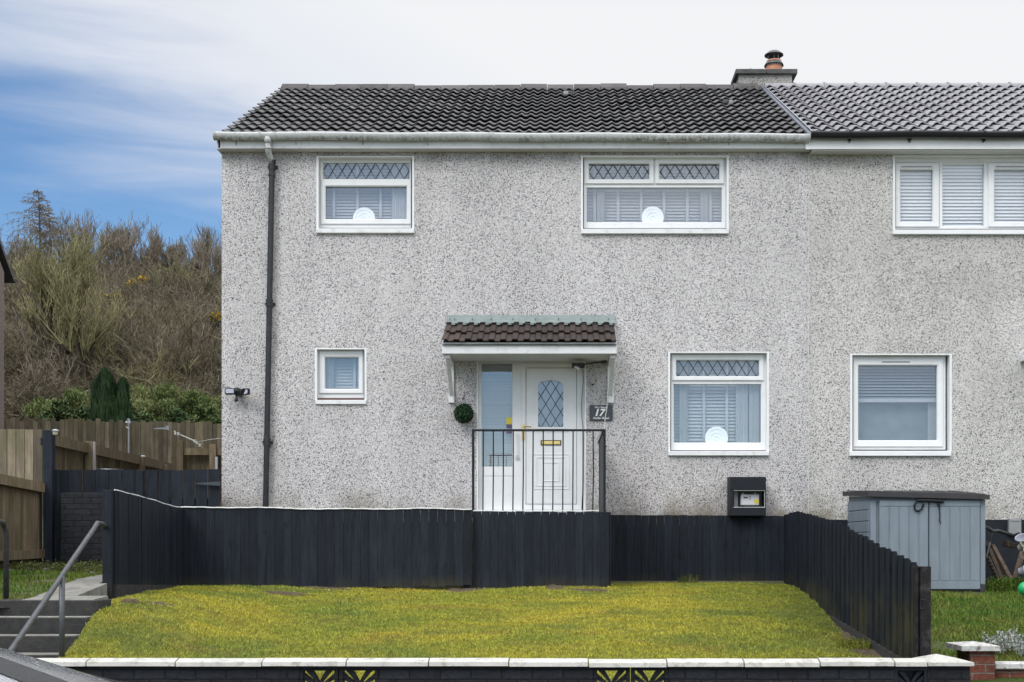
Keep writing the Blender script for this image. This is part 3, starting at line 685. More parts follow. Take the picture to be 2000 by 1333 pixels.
# neighbour roof
tb = MB(); tile_roof(XJ+0.03, XR, YE-.02, ZE+.03, YR, ZR+.03, 0.345, 0.205, 0.046, 0.055, 0.0008, prof_new, 0.205, tb)
nroof = tb.build('roof', M['tile2'], nh)
tb = MB(); tb.add([(XJ+0.03, YE, ZE-.01), (XR, YE, ZE-.01), (XR, YR, ZR-.01), (XJ+0.03, YR, ZR-.01), (XJ+.03, YB, ZE-.01), (XR, YB, ZE-.01)], [(0, 1, 2, 3), (3, 2, 5, 4)])
tb.build('roof_deck', M['deck'], nroof, recalc=False)
rt = MB(); x = XJ+.02; k = 0
while x < XR:
    w = 0.53; pr = [(YR+.14*math.cos(a), ZR+.0+.12*math.sin(a)) for a in np.linspace(-.15, math.pi+.15, 12)]
    rt.prism(pr, 'x', x, x+w-.03, 0.5)
    pr = [(YR+.155*math.cos(a), ZR+.0+.135*math.sin(a)) for a in np.linspace(-.15, math.pi+.15, 12)]
    rt.prism(pr, 'x', x+w-.045, x+w-.01, 0.1); x += w
rt.build('ridge', M['tile2'], nroof)
vt = MB(); vt.beam((XJ+.01, YE-.05, ZE+.105), (XJ+.01, YR, ZR+.085), .010, .014); vt.build('verge_trim', M['galv'], nroof)
vt = MB(); vt.beam((XJ-.02, YE-.02, ZE+.065), (XJ-.02, YR, ZR+.045), .06, .05); vt.build('verge_flashing', plain('lead_grey', (.09, .10, .13), .5, .2, 6), nroof)
# chimney astride the ridge
ZC = 22.1; ch = MB(); yc0 = ZC-D+.05
ch.box(X(1443.5, ZC), yc0, 9.0, X(1548, ZC), yc0+.56, H(144, ZC)); chim = ch.build('chimney', M['harl4'], house)
cc = MB(); cc.bbox(X(1437, ZC), yc0-.06, H(144.5, ZC), X(1497, ZC), yc0+.60, H(135, ZC), .008); cc.bbox(X(1497.7, ZC), yc0-.06, H(144.5, ZC), X(1557.5, ZC), yc0+.60, H(135, ZC), .008); cc.build('chimney_cap', M['capdark'], chim)
pc = (X(1511.5, ZC+.3), ZC+.3-D, H(135, ZC))
po = MB(); po.lathe([(.145, -.02), (.14, .15), (.135, .20), (.13, .25), (.11, .25), (.11, 0)], pc, 24, .5); po.build('chimney_pot', M['terracotta'], chim, smooth=True)
po = MB(); po.lathe([(.139, .155), (.146, .16), (.146, .175), (.139, .18)], pc, 24, .5); po.build('pot_band', M['galv'], chim, smooth=True)
po = MB(); po.lathe([(.135, .185), (.165, .165), (.17, .16), (.16, .19), (.13, .235), (.09, .25)], pc, 24, .5); po.build('pot_collar', M['steel'], chim, smooth=True)
cw = MB(); cw.lathe([(.001, .435), (.10, .41), (.165, .355), (.165, .345), (.10, .385), (.001, .40)], pc, 28, .5)
for a in (0.4, 2.0, 3.6, 5.2): cw.tube([(pc[0]+.12*math.cos(a), pc[1]+.12*math.sin(a), pc[2]+.20), (pc[0]+.12*math.cos(a), pc[1]+.12*math.sin(a), pc[2]+.385)], .008, 6)
cw.build('cowl', M['steel'], chim, smooth=False)
cw = MB(); cw.tube([(pc[0], pc[1]-.02, pc[2]+.2), (pc[0], pc[1]-.02, pc[2]+.42)], .014, 8); cw.build('cowl_stem', M['pot'], chim)
vn = MB(); vc = (X(1466, ZC+.1), ZC+.1-D, H(135, ZC))
vn.lathe([(.055, -.01), (.06, .015), (.03, .04), (.001, .045)], vc, 16); vn.build('vent_cap', M['greybox'], chim, smooth=True)
# fascia, soffit, gutter
fa = MB(); fa.box(X(430, 17.84), -0.16, H(290, 17.84), X(1573, 17.84), -0.135, 7.36); fa.box(X(430, 17.84), -.166, H(278, 17.84), X(1573, 17.84), -.1605, H(275.5, 17.84)); fa.build('fascia', M['fascia'], house)
so_ = MB(); so_.box(XL-.02, -0.135, WT-.005, XJ, 0.02, WT+.012); so_.build('soffit', M['soffit'], house)
en = MB(); en.box(XL-.035, -.135, WT, XL-.012, .5, 7.42); en.build('eaves_box', M['soffit'], house)
fa = MB(); fa.box(X(1573.6, 17.8), -0.2, H(291.5, 17.8), XR, -0.175, 7.37); fa.build('fascia', M['white'], nh)
so_ = MB(); so_.box(XJ+.004, -0.175, H(302.5, 18), XR, 0.02, H(302.5, 18)+.012); so_.build('soffit', M['soffit'], nh)
def gutter(x0, x1, yc, zt, r, mat, parent, drop=0.0, flat=.35):
    g = MB(); n = 14; vs = []; fs = []; K = 24
    for i in range(K+1):
        x = x0+(x1-x0)*i/K; dz = -drop*(i/K)-0.006*math.sin(i*1.1)
        for rr in (r, r-.005):
            for k in range(n+1):
                a = math.pi+math.pi*k/n; vs.append((x, yc+rr*math.cos(a), zt+dz+(rr*1.45)*math.sin(a) if True else 0))
    m = n+1
    for i in range(K):
        b0 = i*2*m; b1 = (i+1)*2*m
        for k in range(n): fs += [(b0+k, b0+k+1, b1+k+1, b1+k), (b0+m+k, b1+m+k, b1+m+k+1, b0+m+k+1)]
        fs += [(b0, b1, b1+m, b0+m), (b0+n, b0+m+n, b1+m+n, b1+n)]
    g.add(vs, fs, .5); return g
gz = H(257.5, 17.72); gd = .03
g = gutter(X(417, 17.75), X(1581, 17.75), -.255+.03, gz, .066, M['gutter'], house, gd)
def gband(mb, x, yc, zt, r, w, dz=0):
    n = 14; vs = []; fs = []
    for xx in (x-w/2, x+w/2):
        for k in range(n+1):
            a = math.pi+math.pi*k/n; vs.append((xx, yc+r*math.cos(a), zt+dz+r*1.4*math.sin(a)))
        vs.append((xx, yc, zt+dz))
    m = n+2
    fs = [(k, k+1, m+k+1, m+k) for k in range(n)]+[tuple(range(m)), tuple(range(m, 2*m))[::-1]]
    mb.add(vs, fs, .5)
gt = g.build('gutter', M['gutter'], house, smooth=True)
def gdz(px): return -gd*(px-417)/1164
for px in (460, 577, 708, 835, 1181, 1306, 1424, 1556):
    gb = MB(); gband(gb, X(px, 17.75), -.225, gz, .070, .012, gdz(px)); gb.box(X(px, 17.8)-.006, -.17, gz-.15, X(px, 17.8)+.006, -.160, gz-.05); gb.build('gutter_bracket', M['gutter'], gt)
for px in (419, 508, 537, 955, 962, 1574, 1580): gb = MB(); gband(gb, X(px, 17.75), -.225, gz, .074, .03, gdz(px)); gb.build('gutter_joint', M['gutter'], gt)
gn = gutter(X(1584, 17.7), XR, -.265, H(256, 17.68), .062, M['gutterblack'], nh).build('gutter', M['gutterblack'], nh, smooth=True)
for px in (1660, 1778, 1923, 2080): gb = MB(); gband(gb, X(px, 17.7), -.265, H(256, 17.68), .067, .035); gb.prism([(X(px, 17.75)-.03, H(271, 17.75)), (X(px, 17.75)+.03, H(271, 17.75)), (X(px, 17.75), H(277.5, 17.75))], 'y', -.23, -.205); gb.build('gutter_bracket', M['gutterblack'], gn)
# downpipe
dp = thing('downpipe', 'black cast iron downpipe with white swan neck near the left corner', 'downpipe', (X(519, 17.9), -.08, 1.2)) if False else None
pA = [(X(523, 17.78), -.225, gz-.07), (X(524, 17.8), -.215, H(289, 17.78)), (X(525, 17.82), -.19, H(298, 17.8)), (X(529, 17.9), -.11, H(309, 17.9)), (X(531, 17.92), -.085, H(320, 17.92))]
sn = MB(); sn.tube(pA, [.043, .042, .042, .040, .040], 14, .5); sn.tube([(X(523.2, 17.78), -.225, gz-.06), (X(523.6, 17.78), -.22, H(281, 17.78))], [.06, .046], 14, .5)
sn.tube([(X(524.4, 17.8), -.213, H(287, 17.78)), (X(524.7, 17.8), -.208, H(291, 17.78))], .047, 14, .5)
sn.build('swan_neck', M['gutter'], house, smooth=True)
bp_ = MB(); top = Vector(P(531.5, 316, 17.92)); bot = Vector(P(517.5, 1060, 17.92)); 
def on(f): return top+(bot-top)*f
bp_.tube([top, bot], .040, 16, .5); L = (bot-top).length
for f in (0.0, 0.035, .366, .378, .73, .742): bp_.tube([on(f)-Vector((0, 0, -.018)), on(f)-Vector((0, 0, .018))], .051, 16, .5)
for f in (.012, .372, .736): bp_.tube([on(f)-Vector((0, 0, -.05)), on(f)-Vector((0, 0, .05))], .046, 16, .5); bp_.box(on(f).x-.07, -.05, on(f).z-.015, on(f).x+.07, -.0, on(f).z+.015)
bp_.build('downpipe', M['pipeblack'], house, smooth=False)

# ------------------------------------------------ windows
YW = 0.10; ZW = D+YW        # front face of the frames
def ring(mb, o, i, Z, d, b=.006):
    """frame ring between outer and inner pixel rectangles (x0,y0,x1,y1)"""
    y = Z-D
    ox0, oz1 = X(o[0], Z), H(o[1], Z); ox1, oz0 = X(o[2], Z), H(o[3], Z); ix0, iz1 = X(i[0], Z), H(i[1], Z); ix1, iz0 = X(i[2], Z), H(i[3], Z)
    O = [(ox0, oz0), (ox1, oz0), (ox1, oz1), (ox0, oz1)]; I = [(ix0, iz0), (ix1, iz0), (ix1, iz1), (ix0, iz1)]
    def off(R, s): return [(R[0][0]+s, R[0][1]+s), (R[1][0]-s, R[1][1]+s), (R[2][0]-s, R[2][1]-s), (R[3][0]+s, R[3][1]-s)]
    loops = [(O, y+d), (O, y+b), (off(O, b), y), (off(I, -b*2), y), (off(I, -b), y+b*1.2), (I, y+b*2), (I, y+d)]
    vs = [(p[0], yy, p[1]) for (R, yy) in loops for p in R]; fs = []
    for a in range(len(loops)-1):
        for k in range(4): fs.append((a*4+k, a*4+(k+1) % 4, (a+1)*4+(k+1) % 4, (a+1)*4+k))
    for k in range(4): fs.append((24+k, 24+(k+1) % 4, (k+1) % 4, k))
    mb.add(vs, fs, .5)
def pane(r, Z, parent, name='pane'):
    mb = MB(); mb.box(X(r[0]-1, Z), Z-D, H(r[3]+1, Z), X(r[2]+1, Z), Z-D+.006, H(r[1]-1, Z), .5); return mb.build(name, M['glass'], parent)
def lattice(r, Z, per, x_first, parent, clip=None):
    """crossing lead strips; nodes on top and bottom edges every per pixels"""
    mb = MB(); x0, x1, zt, zb = r[0], r[2], r[1], r[3]; hh = zb-zt
    def seg(ax, ay, bx, by):
        n = 14; pts = [(ax+(bx-ax)*i/n, ay+(by-ay)*i/n) for i in range(n+1)]
        ins = [p for p in pts if x0-.2 <= p[0] <= x1+.2 and (clip is None or clip(*p))]
        if len(ins) < 2: return
        a, b = ins[0], ins[-1]
        mb.beam(P(a[0], a[1], Z), P(b[0], b[1], Z), .005, .010)
    k = x_first-per*3
    while k < x1+per*3:
        seg(k, zt, k+per, zb); seg(k, zt, k-per, zb); k += per
    return mb.build('leading', M['lead'], parent)
def blind(r, Zb, parent, pitch=6.0, tapes=(), tilt=62, bottom=None, name='blind', sl=.050):
    mb = MB(); x0, x1 = X(r[0], Zb), X(r[2], Zb); y = Zb-D; z = H(r[1], Zb); zb = H(bottom if bottom else r[3], Zb); p = pitch*Zb/F
    a = math.radians(tilt); c, s = math.cos(a)*sl/2, math.sin(a)*sl/2
    i = 0
    while z > zb:
        dz = random.gauss(0, .0012)
        mb.add([(x0, y-c, z-s+dz), (x1, y-c, z-s+dz*1.5), (x1, y+c, z+s), (x0, y+c, z+s), (x0, y-c+.002, z-s+.003+dz), (x1, y-c+.002, z-s+.003+dz), (x1, y+c+.002, z+s+.003), (x0, y+c+.002, z+s+.003)],
               [(0,1,2,3),(4,7,6,5),(0,4,5,1),(3,2,6,7)]); z -= p; i += 1
    for t in tapes: mb.box(X(t-2.7, Zb), y-.034, zb, X(t+2.7, Zb), y-.032, H(r[1], Zb), 0.9)
    if bottom: mb.bbox(x0, y-.03, zb-.05, x1, y+.03, zb-.0, .005, .9)
    return mb.build(name, M['blind'], parent)
def net(px0, px1, py0, py1, Zc, parent):
    """a gathered strip of white curtain"""
    mb = MB(); n = 24; vs = []
    for i in range(n+1):
        x = px0+(px1-px0)*i/n; yy = Zc-D+.014*math.sin(i*1.9)
        for py in (py0, py1): vs.append((X(x, Zc), yy, H(py, Zc)))
    mb.add(vs, [(2*i, 2*i+2, 2*i+3, 2*i+1) for i in range(n)], .6); return mb.build('curtain', M['blind'], parent, smooth=True, recalc=False)
def lining(o, mb, t=.004):
    """thin smooth painted margins round the opening, lining the reveal"""
    x0, x1, z0, z1 = o; p = .025
    mb.box(x0-p, -.004, z0, x0+t, YW+.03, z1+.012); mb.box(x1-t, -.004, z0, x1+p, YW+.03, z1+.012); mb.box(x0+t, -.003, z1-t, x1-t, YW+.03, z1+.012)
def sillbox(r, mb, proj=.045):
    mb.bbox(X(r[0], D-proj), -proj, H(r[3], D-proj), X(r[2], D-proj), YW+.02, H(r[1], D-proj), .006)
def platey(cx, cy, r, label, floor_py):
    Zp = D+.158; c = P(cx, cy, Zp); R = r*Zp/F
    prof = [(R, .012), (R, 0), (R*.97, -.004), (R*.76, -.004), (R*.74, .004), (R*.70, .004), (R*.68, -.002), (R*.46, -.002), (R*.44, .006), (R*.1, .006), (.001, .006)]
    root = MB(); root.lathe(prof, c, 40, .5, axis='y'); root.lathe([(.001, .013), (R, .012)], c, 40, .5, axis='y')
    root.tube([(c[0]+.2*R*math.cos(a), c[1]-.001, c[2]+.18*R*math.sin(a)) for a in np.linspace(0, 5, 12)], .004, 5)
    o = root.build('plate', M['plate'], origin=(c[0], c[1], c[2]-R), smooth=False); tag(o, label, 'plate', 'round white plates standing in the windows')
ZG = ZW+.035; ZL = ZG-.009; ZBL = D+.27
# W1
w = MB(); ring(w, (625, 311, 803, 446), (631, 318.4, 799.8, 437), ZW+.002, .07); w.pbox(627, 350, 800.5, 363, ZW+.004, .05, .004); lining(OW1, w)
W1 = w.build('window', M['white'], house); W1['label'] = 'upper left window with one leaded fanlight over a wide pane'
w = MB(); ring(w, (627, 350.5, 802.5, 438), (635.5, 364, 794.2, 428), ZW-.02, .05); w.build('sash', M['white'], W1)
w = MB(); sillbox((617, 446.5, 808.5, 455.5), w); w.build('sill', M['sill'], W1)
pane((631, 318, 800, 349.4), ZG, W1); lattice((631, 318.6, 800, 349.6), ZL, 18.7, 640.0, W1); pane((635, 364, 794.5, 428), ZG, W1)
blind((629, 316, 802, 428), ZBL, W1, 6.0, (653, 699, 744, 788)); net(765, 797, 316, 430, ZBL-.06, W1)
platey(711, 427.5, 22, 'round white plate at the sill of the upper left window', 428)
# W2
w = MB(); ring(w, (1140, 307.5, 1417.5, 447.5), (1145.5, 364, 1409.5, 434), ZW+.01, .06) ; lining(OW2, w)
w.pbox(1141.5, 359.5, 1414, 365.5, ZW+.003, .05, .004); w.pbox(1276.8, 309, 1279.6, 360, ZW+.006, .05)
for i in (0,): pass
# rebuild as separate members so the fanlights stay open
w = MB(); lining(OW2, w)
ring(w, (1140, 307.5, 1417.5, 446.5), (1146, 313, 1410, 434), ZW+.004, .06); w.pbox(1144, 358.5, 1412, 366.7, ZW+.006, .05, .004); w.pbox(1276, 311, 1280.5, 360, ZW+.008, .05)
W2 = w.build('window', M['white'], house); W2['label'] = 'widest upper window with two leaded fanlights side by side'
w = MB(); ring(w, (1141.2, 308.5, 1276.8, 359), (1150.4, 320, 1268, 350.2), ZW-.02, .05); w.build('sash', M['white'], W2)
w = MB(); ring(w, (1279.6, 308.5, 1414.2, 359), (1288, 320, 1405, 350.2), ZW-.02, .05); w.build('sash', M['white'], W2)
w = MB(); sillbox((1135, 447.5, 1423.5, 456.7), w); w.build('sill', M['sill'], W2)
pane((1150, 320, 1268, 350), ZG, W2); pane((1288, 320, 1405, 350), ZG, W2); pane((1146, 367, 1410, 434), ZG, W2)
lattice((1150.4, 320.3, 1268, 350.2), ZL-.004, 19.1, 1159.3, W2); lattice((1288, 320.3, 1405, 350.2), ZL-.004, 19.1, 1299.5, W2)
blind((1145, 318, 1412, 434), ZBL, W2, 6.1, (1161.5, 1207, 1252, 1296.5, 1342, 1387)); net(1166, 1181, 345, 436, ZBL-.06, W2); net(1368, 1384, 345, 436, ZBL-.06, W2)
platey(1274.8, 425.5, 22, 'round white plate at the sill of the upper right window', 434)
# W3
w = MB(); ring(w, (621, 684, 710.5, 778), (629, 692, 705, 766), ZW+.004, .07); lining(OW3, w)
W3 = w.build('window', M['white'], house); W3['label'] = 'small square window at the lower left'
w = MB(); ring(w, (623.7, 686, 708.5, 768.5), (634.4, 698.3, 700.2, 759.8), ZW-.02, .06); w.build('sash', M['white'], W3)
w = MB(); sillbox((616, 781.5, 715, 790), w, .03); w.build('sill', M['sill'], W3)
w = MB(); w.box(X(620, 18), .02, H(781.3, 18), X(711, 18), .06, H(778, 18)); w.build('sill_gap', plain('exposed_timber', (.09, .03, .02), .8), W3)
pane((634, 698, 701, 760), ZG, W3); blind((630, 695, 705, 763), ZBL, W3, 6.0, (650, 693)); net(636, 652, 697, 763, ZBL-.06, W3)
# W4
w = MB(); ring(w, (1310.5, 691, 1496, 880), (1316, 697, 1486.7, 865), ZW+.004, .07); w.pbox(1314, 743.5, 1489, 750.6, ZW+.006, .05, .004); lining(OW4, w)
W4 = w.build('window', M['white'], house); W4['label'] = 'lower right window with a leaded fanlight beside the meter box'
w = MB(); ring(w, (1312.6, 693.5, 1491.8, 743.5), (1320.8, 704, 1482.6, 735.2), ZW-.02, .05); w.build('sash', M['white'], W4)
w = MB(); sillbox((1305.7, 881.5, 1502.3, 890.3), w); w.build('sill', M['sill'], W4)
pane((1320.5, 704, 1483, 735), ZG, W4); pane((1315.6, 750.6, 1487, 865), ZG, W4); lattice((1320.8, 704.2, 1482.6, 735.2), ZL-.004, 19.0, 1325.5, W4)
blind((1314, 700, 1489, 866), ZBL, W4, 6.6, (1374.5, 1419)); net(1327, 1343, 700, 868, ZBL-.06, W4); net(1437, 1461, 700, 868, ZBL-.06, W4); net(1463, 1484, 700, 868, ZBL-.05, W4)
platey(1399.5, 856, 22.5, 'round white plate standing in the lower right window', 865)
# W5 neighbour ground floor
w = MB(); ring(w, (1665.5, 696, 1847, 879), (1671, 706, 1838, 868), ZW+.004, .07); lining(OW5, w)
W5 = w.build('window', M['white'], nh); W5['label'] = 'square lower window with a half raised blind'
w = MB(); ring(w, (1667, 700, 1842, 873), (1676.5, 714, 1831, 860.4), ZW-.02, .06); w.build('sash', M['white'], W5)
w = MB(); w.pbox(1723, 706, 1777, 708.3, ZW-.026, .01); w.build('trickle_vent', M['greybox'], W5)
w = MB(); sillbox((1660, 881, 1858.5, 891), w); w.build('sill', M['white'], W5)
pane((1676, 714, 1832, 861), ZG, W5); blind((1674, 714, 1834, 781), ZBL, W5, 5.8, (), 25, bottom=780, sl=.045)
net(1812, 1832, 782, 862, ZBL+.05, W5)
sr = MB(); sr.box(X(1672, 18.4), .38, H(862, 18.4), X(1836, 18.4), .42, H(785, 18.4)); sr.build('window_screen', plain('sheer_grey', (.16, .18, .20), .8), W5)
# W6 neighbour upper
w = MB(); w.box(X(1748, ZW), YW-.01, H(317, ZW), X(2016, ZW), YW+.06, H(306, ZW)); ring(w, (1748, 317, 2016, 448), (1754, 322, 2010, 441.5), ZW+.004, .07); w.pbox(1835, 320, 1840.5, 444, ZW+.002, .06); w.pbox(1922, 320, 1930, 444, ZW+.002, .06); lining(OW6, w)
W6 = w.build('window', M['white'], nh); W6['label'] = 'wide upper window in three lights with closed blinds'
for r in (((1749, 319, 1834.6, 443.5), (1758.8, 331.5, 1822.3, 433)), ((1930.5, 319, 2015.5, 443.5), (1942.6, 331.5, 2006, 433))):
    w = MB(); ring(w, r[0], r[1], ZW-.02, .06); w.build('sash', M['white'], W6)
    w = MB(); w.pbox(r[1][0]+2, 325, r[1][0]+62, 326.8, ZW-.026, .01); w.build('trickle_vent', M['greybox'], W6)
w = MB(); sillbox((1744.5, 449, 2020, 458), w); w.build('sill', M['white'], W6)
pane((1758, 331, 1823, 434), ZG, W6); pane((1840, 322, 1923, 442), ZG, W6); pane((1942, 331, 2007, 434), ZG, W6)
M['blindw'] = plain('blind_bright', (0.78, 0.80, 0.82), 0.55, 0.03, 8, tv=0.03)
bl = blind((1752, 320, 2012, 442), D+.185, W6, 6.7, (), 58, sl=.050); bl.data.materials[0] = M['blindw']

# ------------------------------------------------ front door and side light
ZD = D+.09
dr = MB(); ring(dr, (1018, 709, 1143, 996), (1027.5, 719, 1126, 985), ZD, .07)
dr.pbox(934.5, 704, 1143, 710, ZD+.003, .07); dr.pbox(934.5, 709, 940.5, 996, ZD+.002, .07); dr.pbox(1000.5, 709, 1018, 996, ZD+.002, .07, .004); dr.pbox(940.5, 912, 1000.5, 930, ZD+.004, .06, .003); dr.pbox(940.5, 930.6, 1000.5, 996, ZD+.006, .06, .003)
x0_, x1_, z0_, z1_ = ODR; dr.box(x0_-.012, -.004, z0_, x0_+.004, .12, z1_); dr.box(x1_-.004, -.004, z0_, x1_+.012, .12, z1_); dr.box(x0_, -.002, z0_, x1_, .2, H(996, 18), .3)
DR = dr.build('door_frame', M['white'], house)
def archpoly(cx, w, ztop, zs, zb, n=12):      # pixel outline: shallow arch on a rectangle
    pts = [(cx+w, zb)]+[(cx+w*math.cos(a), zs-(zs-ztop)*math.sin(a)) for a in np.linspace(0, math.pi, n)]+[(cx-w, zb)]
    return pts
def archring(mb, o, i, Z, d, b):
    y = Z-D; n = len(o); loops = [(o, y+d), (o, y+b), (o, y), (i, y), (i, y+d)]
    vs = [(X(p[0], Z), yy, H(p[1], Z)) for (R, yy) in loops for p in R]; fs = []
    for a in range(4):
        for k in range(n): fs.append((a*n+k, a*n+(k+1) % n, (a+1)*n+(k+1) % n, (a+1)*n+k))
    mb.add(vs, fs, .5)
door = MB(); A0 = archpoly(1075.5, 24.7, 743, 754, 834.5)
# leaf as a plate with the arched light cut out
yq = ZD-.012-D
outer = []; 
x0, x1, zt, zb = 1028.1, 1125.5, 719.8, 984.4
rectpts = [(x1, zb)]+[(x1, 754)]+[(x1+(x0-x1)*((k-1)/9.0), zt) for k in range(1, 11)]+[(x0, 754)]+[(x0, zb)]
archring(door, rectpts, A0, ZD-.004, .04, .003)
ld = MB.__new__(MB); 
leaf = door.build('door', M['white'], house)
dm = MB(); archring(dm, archpoly(1075.5, 35.5, 734.5, 748, 844), archpoly(1075.5, 33, 737.5, 750, 841), ZD-.011, .01, .002)
archring(dm, archpoly(1075.5, 29, 739.5, 752, 838), A0, ZD-.014, .02, .002); dm.build('moulding', M['white'], leaf)
dm = MB()
for (a, b, c, d, e) in ((1040, 887, 1112, 956, 2.0), (1047, 893, 1105, 950, 2.0), (1060, 903, 1092, 941, 2.0)): ring(dm, (a, b, c, d), (a+e, b+e, c-e, d-e), ZD-.012, .02, .002)
ring(dm, (1030.5, 723.5, 1122.5, 982), (1031.7, 724.7, 1121.3, 980.8), ZD-.007, .01, .001)
dm.build('panel', M['white'], leaf)
gp = MB(); gp.prism([(X(p[0], ZD+.02), H(p[1], ZD+.02)) for p in archpoly(1075.5, 25.5, 742, 753, 835.5)], 'y', ZD+.012-D, ZD+.018-D); gp.build('pane', M['glass'], leaf)
lt = MB()
def archin(x, y):
    if abs(x-1075.5) > 24.9 or y > 834.8: return False
    if y < 754: return y > 754-11.5*math.sqrt(max(0, 1-((x-1075.5)/25)**2))
    return True
for s in (1, -1):
    for k in range(-8, 9):
        ax = 1075.5+k*19.3; pts = [(ax+s*(y-743)*19.3/31.0, y) for y in np.arange(742, 836, .5)]
        ins = [p for p in pts if archin(*p)]
        if len(ins) > 3: lt.beam(P(*ins[0], ZD+.004), P(*ins[-1], ZD+.004), .005, .010)
lt.build('leading', M['lead'], leaf)
bk = MB(); bk.pbox(1048, 740, 1103, 836, ZD+.14, .01); bk.build('net_curtain', plain('net_grey', (.34, .36, .38), .8), leaf)
lb = MB(); lb.pbox(1056, 860, 1096, 869.8, ZD-.02, .02, .004); lb2 = lb.build('letterbox', M['metalblack'], leaf)
lb = MB(); lb.pbox(1058, 861.3, 1094.3, 868.3, ZD-.027, .02, .003); lb.build('letter_flap', M['gold'], leaf)
hd = MB(); hd.pbox(1019.6, 829, 1024.2, 860, ZD-.02, .02, .003); hd.tube([P(1022, 834, ZD-.03), P(1022, 834, ZD-.06), P(1038, 834, ZD-.06)], .009, 8); hd.build('door_handle', M['gold'], leaf)
sg = pane((940.5, 710, 1000.5, 912), ZD+.03, DR, 'side_light')
ZSB = D+.19
blind((938, 708, 1003, 913), ZSB, DR, 4.6, (), 60, sl=.036)
st = MB(); st.pbox(989, 815.5, 1000, 829, ZD+.026, .002); s1_ = st.build('sticker', M['yel'], DR)
st = MB(); st.pbox(989, 829.4, 1000, 837, ZD+.026, .002); st.pbox(989, 839, 1000, 847, ZD+.026, .002); st.build('sticker', M['pur'], DR)
gr = MB(); gr.tube([P(1010, 848, ZD-.005), P(1010, 848, ZD-.04), P(1010, 890, ZD-.04), P(1010, 890, ZD-.005)], .010, 8); gr.tube([P(1010, 893, ZD-.002), P(1010, 893, ZD-.03)], .028, 14); gr.tube([P(1010, 893, ZD-.03), P(1010, 893, ZD-.036)], .012, 12, 0); gr.build('pull_handle', M['sill'], DR)
# canopy
ZF = 17.26; yF = ZF-D
cp = MB(); zS = H(691, ZF)
for k in range(9):
    a = yF+.02+(-yF-.02)*k/9; b = yF+.02+(-yF-.02)*(k+1)/9-.004
    cp.box(X(864.5, ZF)+.01, a, zS+.004, X(1203.5, ZF)-.01, b, zS+.016)
can = cp.build('canopy', M['soffit'], house); can['label'] = 'tiled porch canopy over the front door'
cf = MB(); cf.bbox(X(863.5, ZF), yF-.012, zS-.003, X(1204.5, ZF), yF+.012, H(669, ZF), .003)
for px in (863.5, 1203): cf.prism([(yF+.013, zS), (0, zS), (0, zS+.5), (yF+.013, H(669, ZF))], 'x', X(px, ZF), X(px, ZF)+.018)
cf.build('canopy_fascia', M['fascia'], can)
tb = MB(); ze_ = H(671, ZF-.05); zr_ = H(635.5, 17.93); ye_ = yF-.07; yr_ = -.04
prof_c = lambda p: 1.0 if .08 < p < .50 else (0.0 if .58 < p < 1.0 else (p/.08 if p <= .08 else (.58-p)/.08))
tile_roof(X(862, ZF-.05), X(1206, ZF-.05), ye_, ze_, yr_, zr_, .40, .157, .024, .036, .003, prof_c, .314, tb)
tb.build('canopy_tile', M['tile3'], can)
tb = MB(); tb.add([(X(864, ZF), ye_+.03, ze_-.02), (X(1204, ZF), ye_+.03, ze_-.02), (X(1204, ZF), yr_+.05, zr_-.01), (X(864, ZF), yr_+.05, zr_-.01)], [(0, 1, 2, 3)]); tb.build('canopy_deck', M['deck'], can, recalc=False)
fl = MB(); fl.prism([(-.012, H(616, 18)), (-.0, H(616, 18)), (0, H(632, 18)), (-.10, H(634, 17.95)-.0), (-.105, H(634, 17.95)+.01), (-.03, H(627, 18))], 'x', X(873, 18), X(1201.5, 18))
for k in range(15):
    px = 885+k*22.0; fl.box(X(px-3, 17.9), -.125, H(635.5, 17.9), X(px+4, 17.9), -.10, H(631.5, 17.9))
fl.build('flashing', M['flash'], can)
for px in (878, 887, 922, 959, 1001, 1045, 1090, 1134, 1188):
    fn = MB(); fn.beam(P(px, 625, 17.96), P(px+1.5, 622, 17.955), .008, .008); fn.build('flashing_nail', M['lead'], can)
for (pa, pb) in ((874.5, 886.5), (1186.5, 1198.5)):
    bq = MB(); xa, xb = X(pa, 17.9), X(pb, 17.9); xm = (xa+xb)/2
    bq.bbox(xa+.012, -.05, H(786, 17.95), xb-.004, -.001, zS, .004); bq.bbox(xa+.012, yF+.06, zS-.055, xb-.004, -.05, zS, .004)
    pts = []
    for k in range(9):
        f = k/8; pts.append((xm+.004, yF+.13+(-yF-.16)*f, zS-.055-(.44)*f**1.0+.05*math.sin(f*math.pi)))
    for k in range(8): bq.beam(pts[k], pts[k+1], .05, .045)
    bq.bbox(xa+.006, -.065, H(787.5, 17.95), xb+.002, -.001, H(767, 17.95), .006)
    bq.build('bracket', M['sill'], can)
# ------------------------------------------------ small things on the facade
# hanging topiary ball
def leafcloud(n, sampler, size, flat=0.5):
    c = np.array([sampler() for _ in range(n)]); a = rng.normal(size=(n, 3)); a /= np.linalg.norm(a, axis=1)[:, None]
    b = np.cross(a, rng.normal(size=(n, 3))); b /= np.linalg.norm(b, axis=1)[:, None]
    s = size*rng.uniform(.6, 1.4, n)[:, None]
    V = np.stack([c-a*s, c-b*s*flat, c+a*s, c+b*s*flat], 1).reshape(-1, 3)
    return V, np.arange(4*n).reshape(-1, 4), np.repeat(rng.uniform(0, 1, n), 4)
tc_ = P(906, 808, 17.84); R = .135
tp = thing('topiary_ball', 'small green leafy ball hanging by a chain left of the front door', 'topiary ball', (tc_[0], tc_[1], tc_[2]-R))
def s_ball():
    v = rng.normal(size=3); v /= np.linalg.norm(v); return np.array(tc_)+v*R*rng.uniform(.72, 1.02)
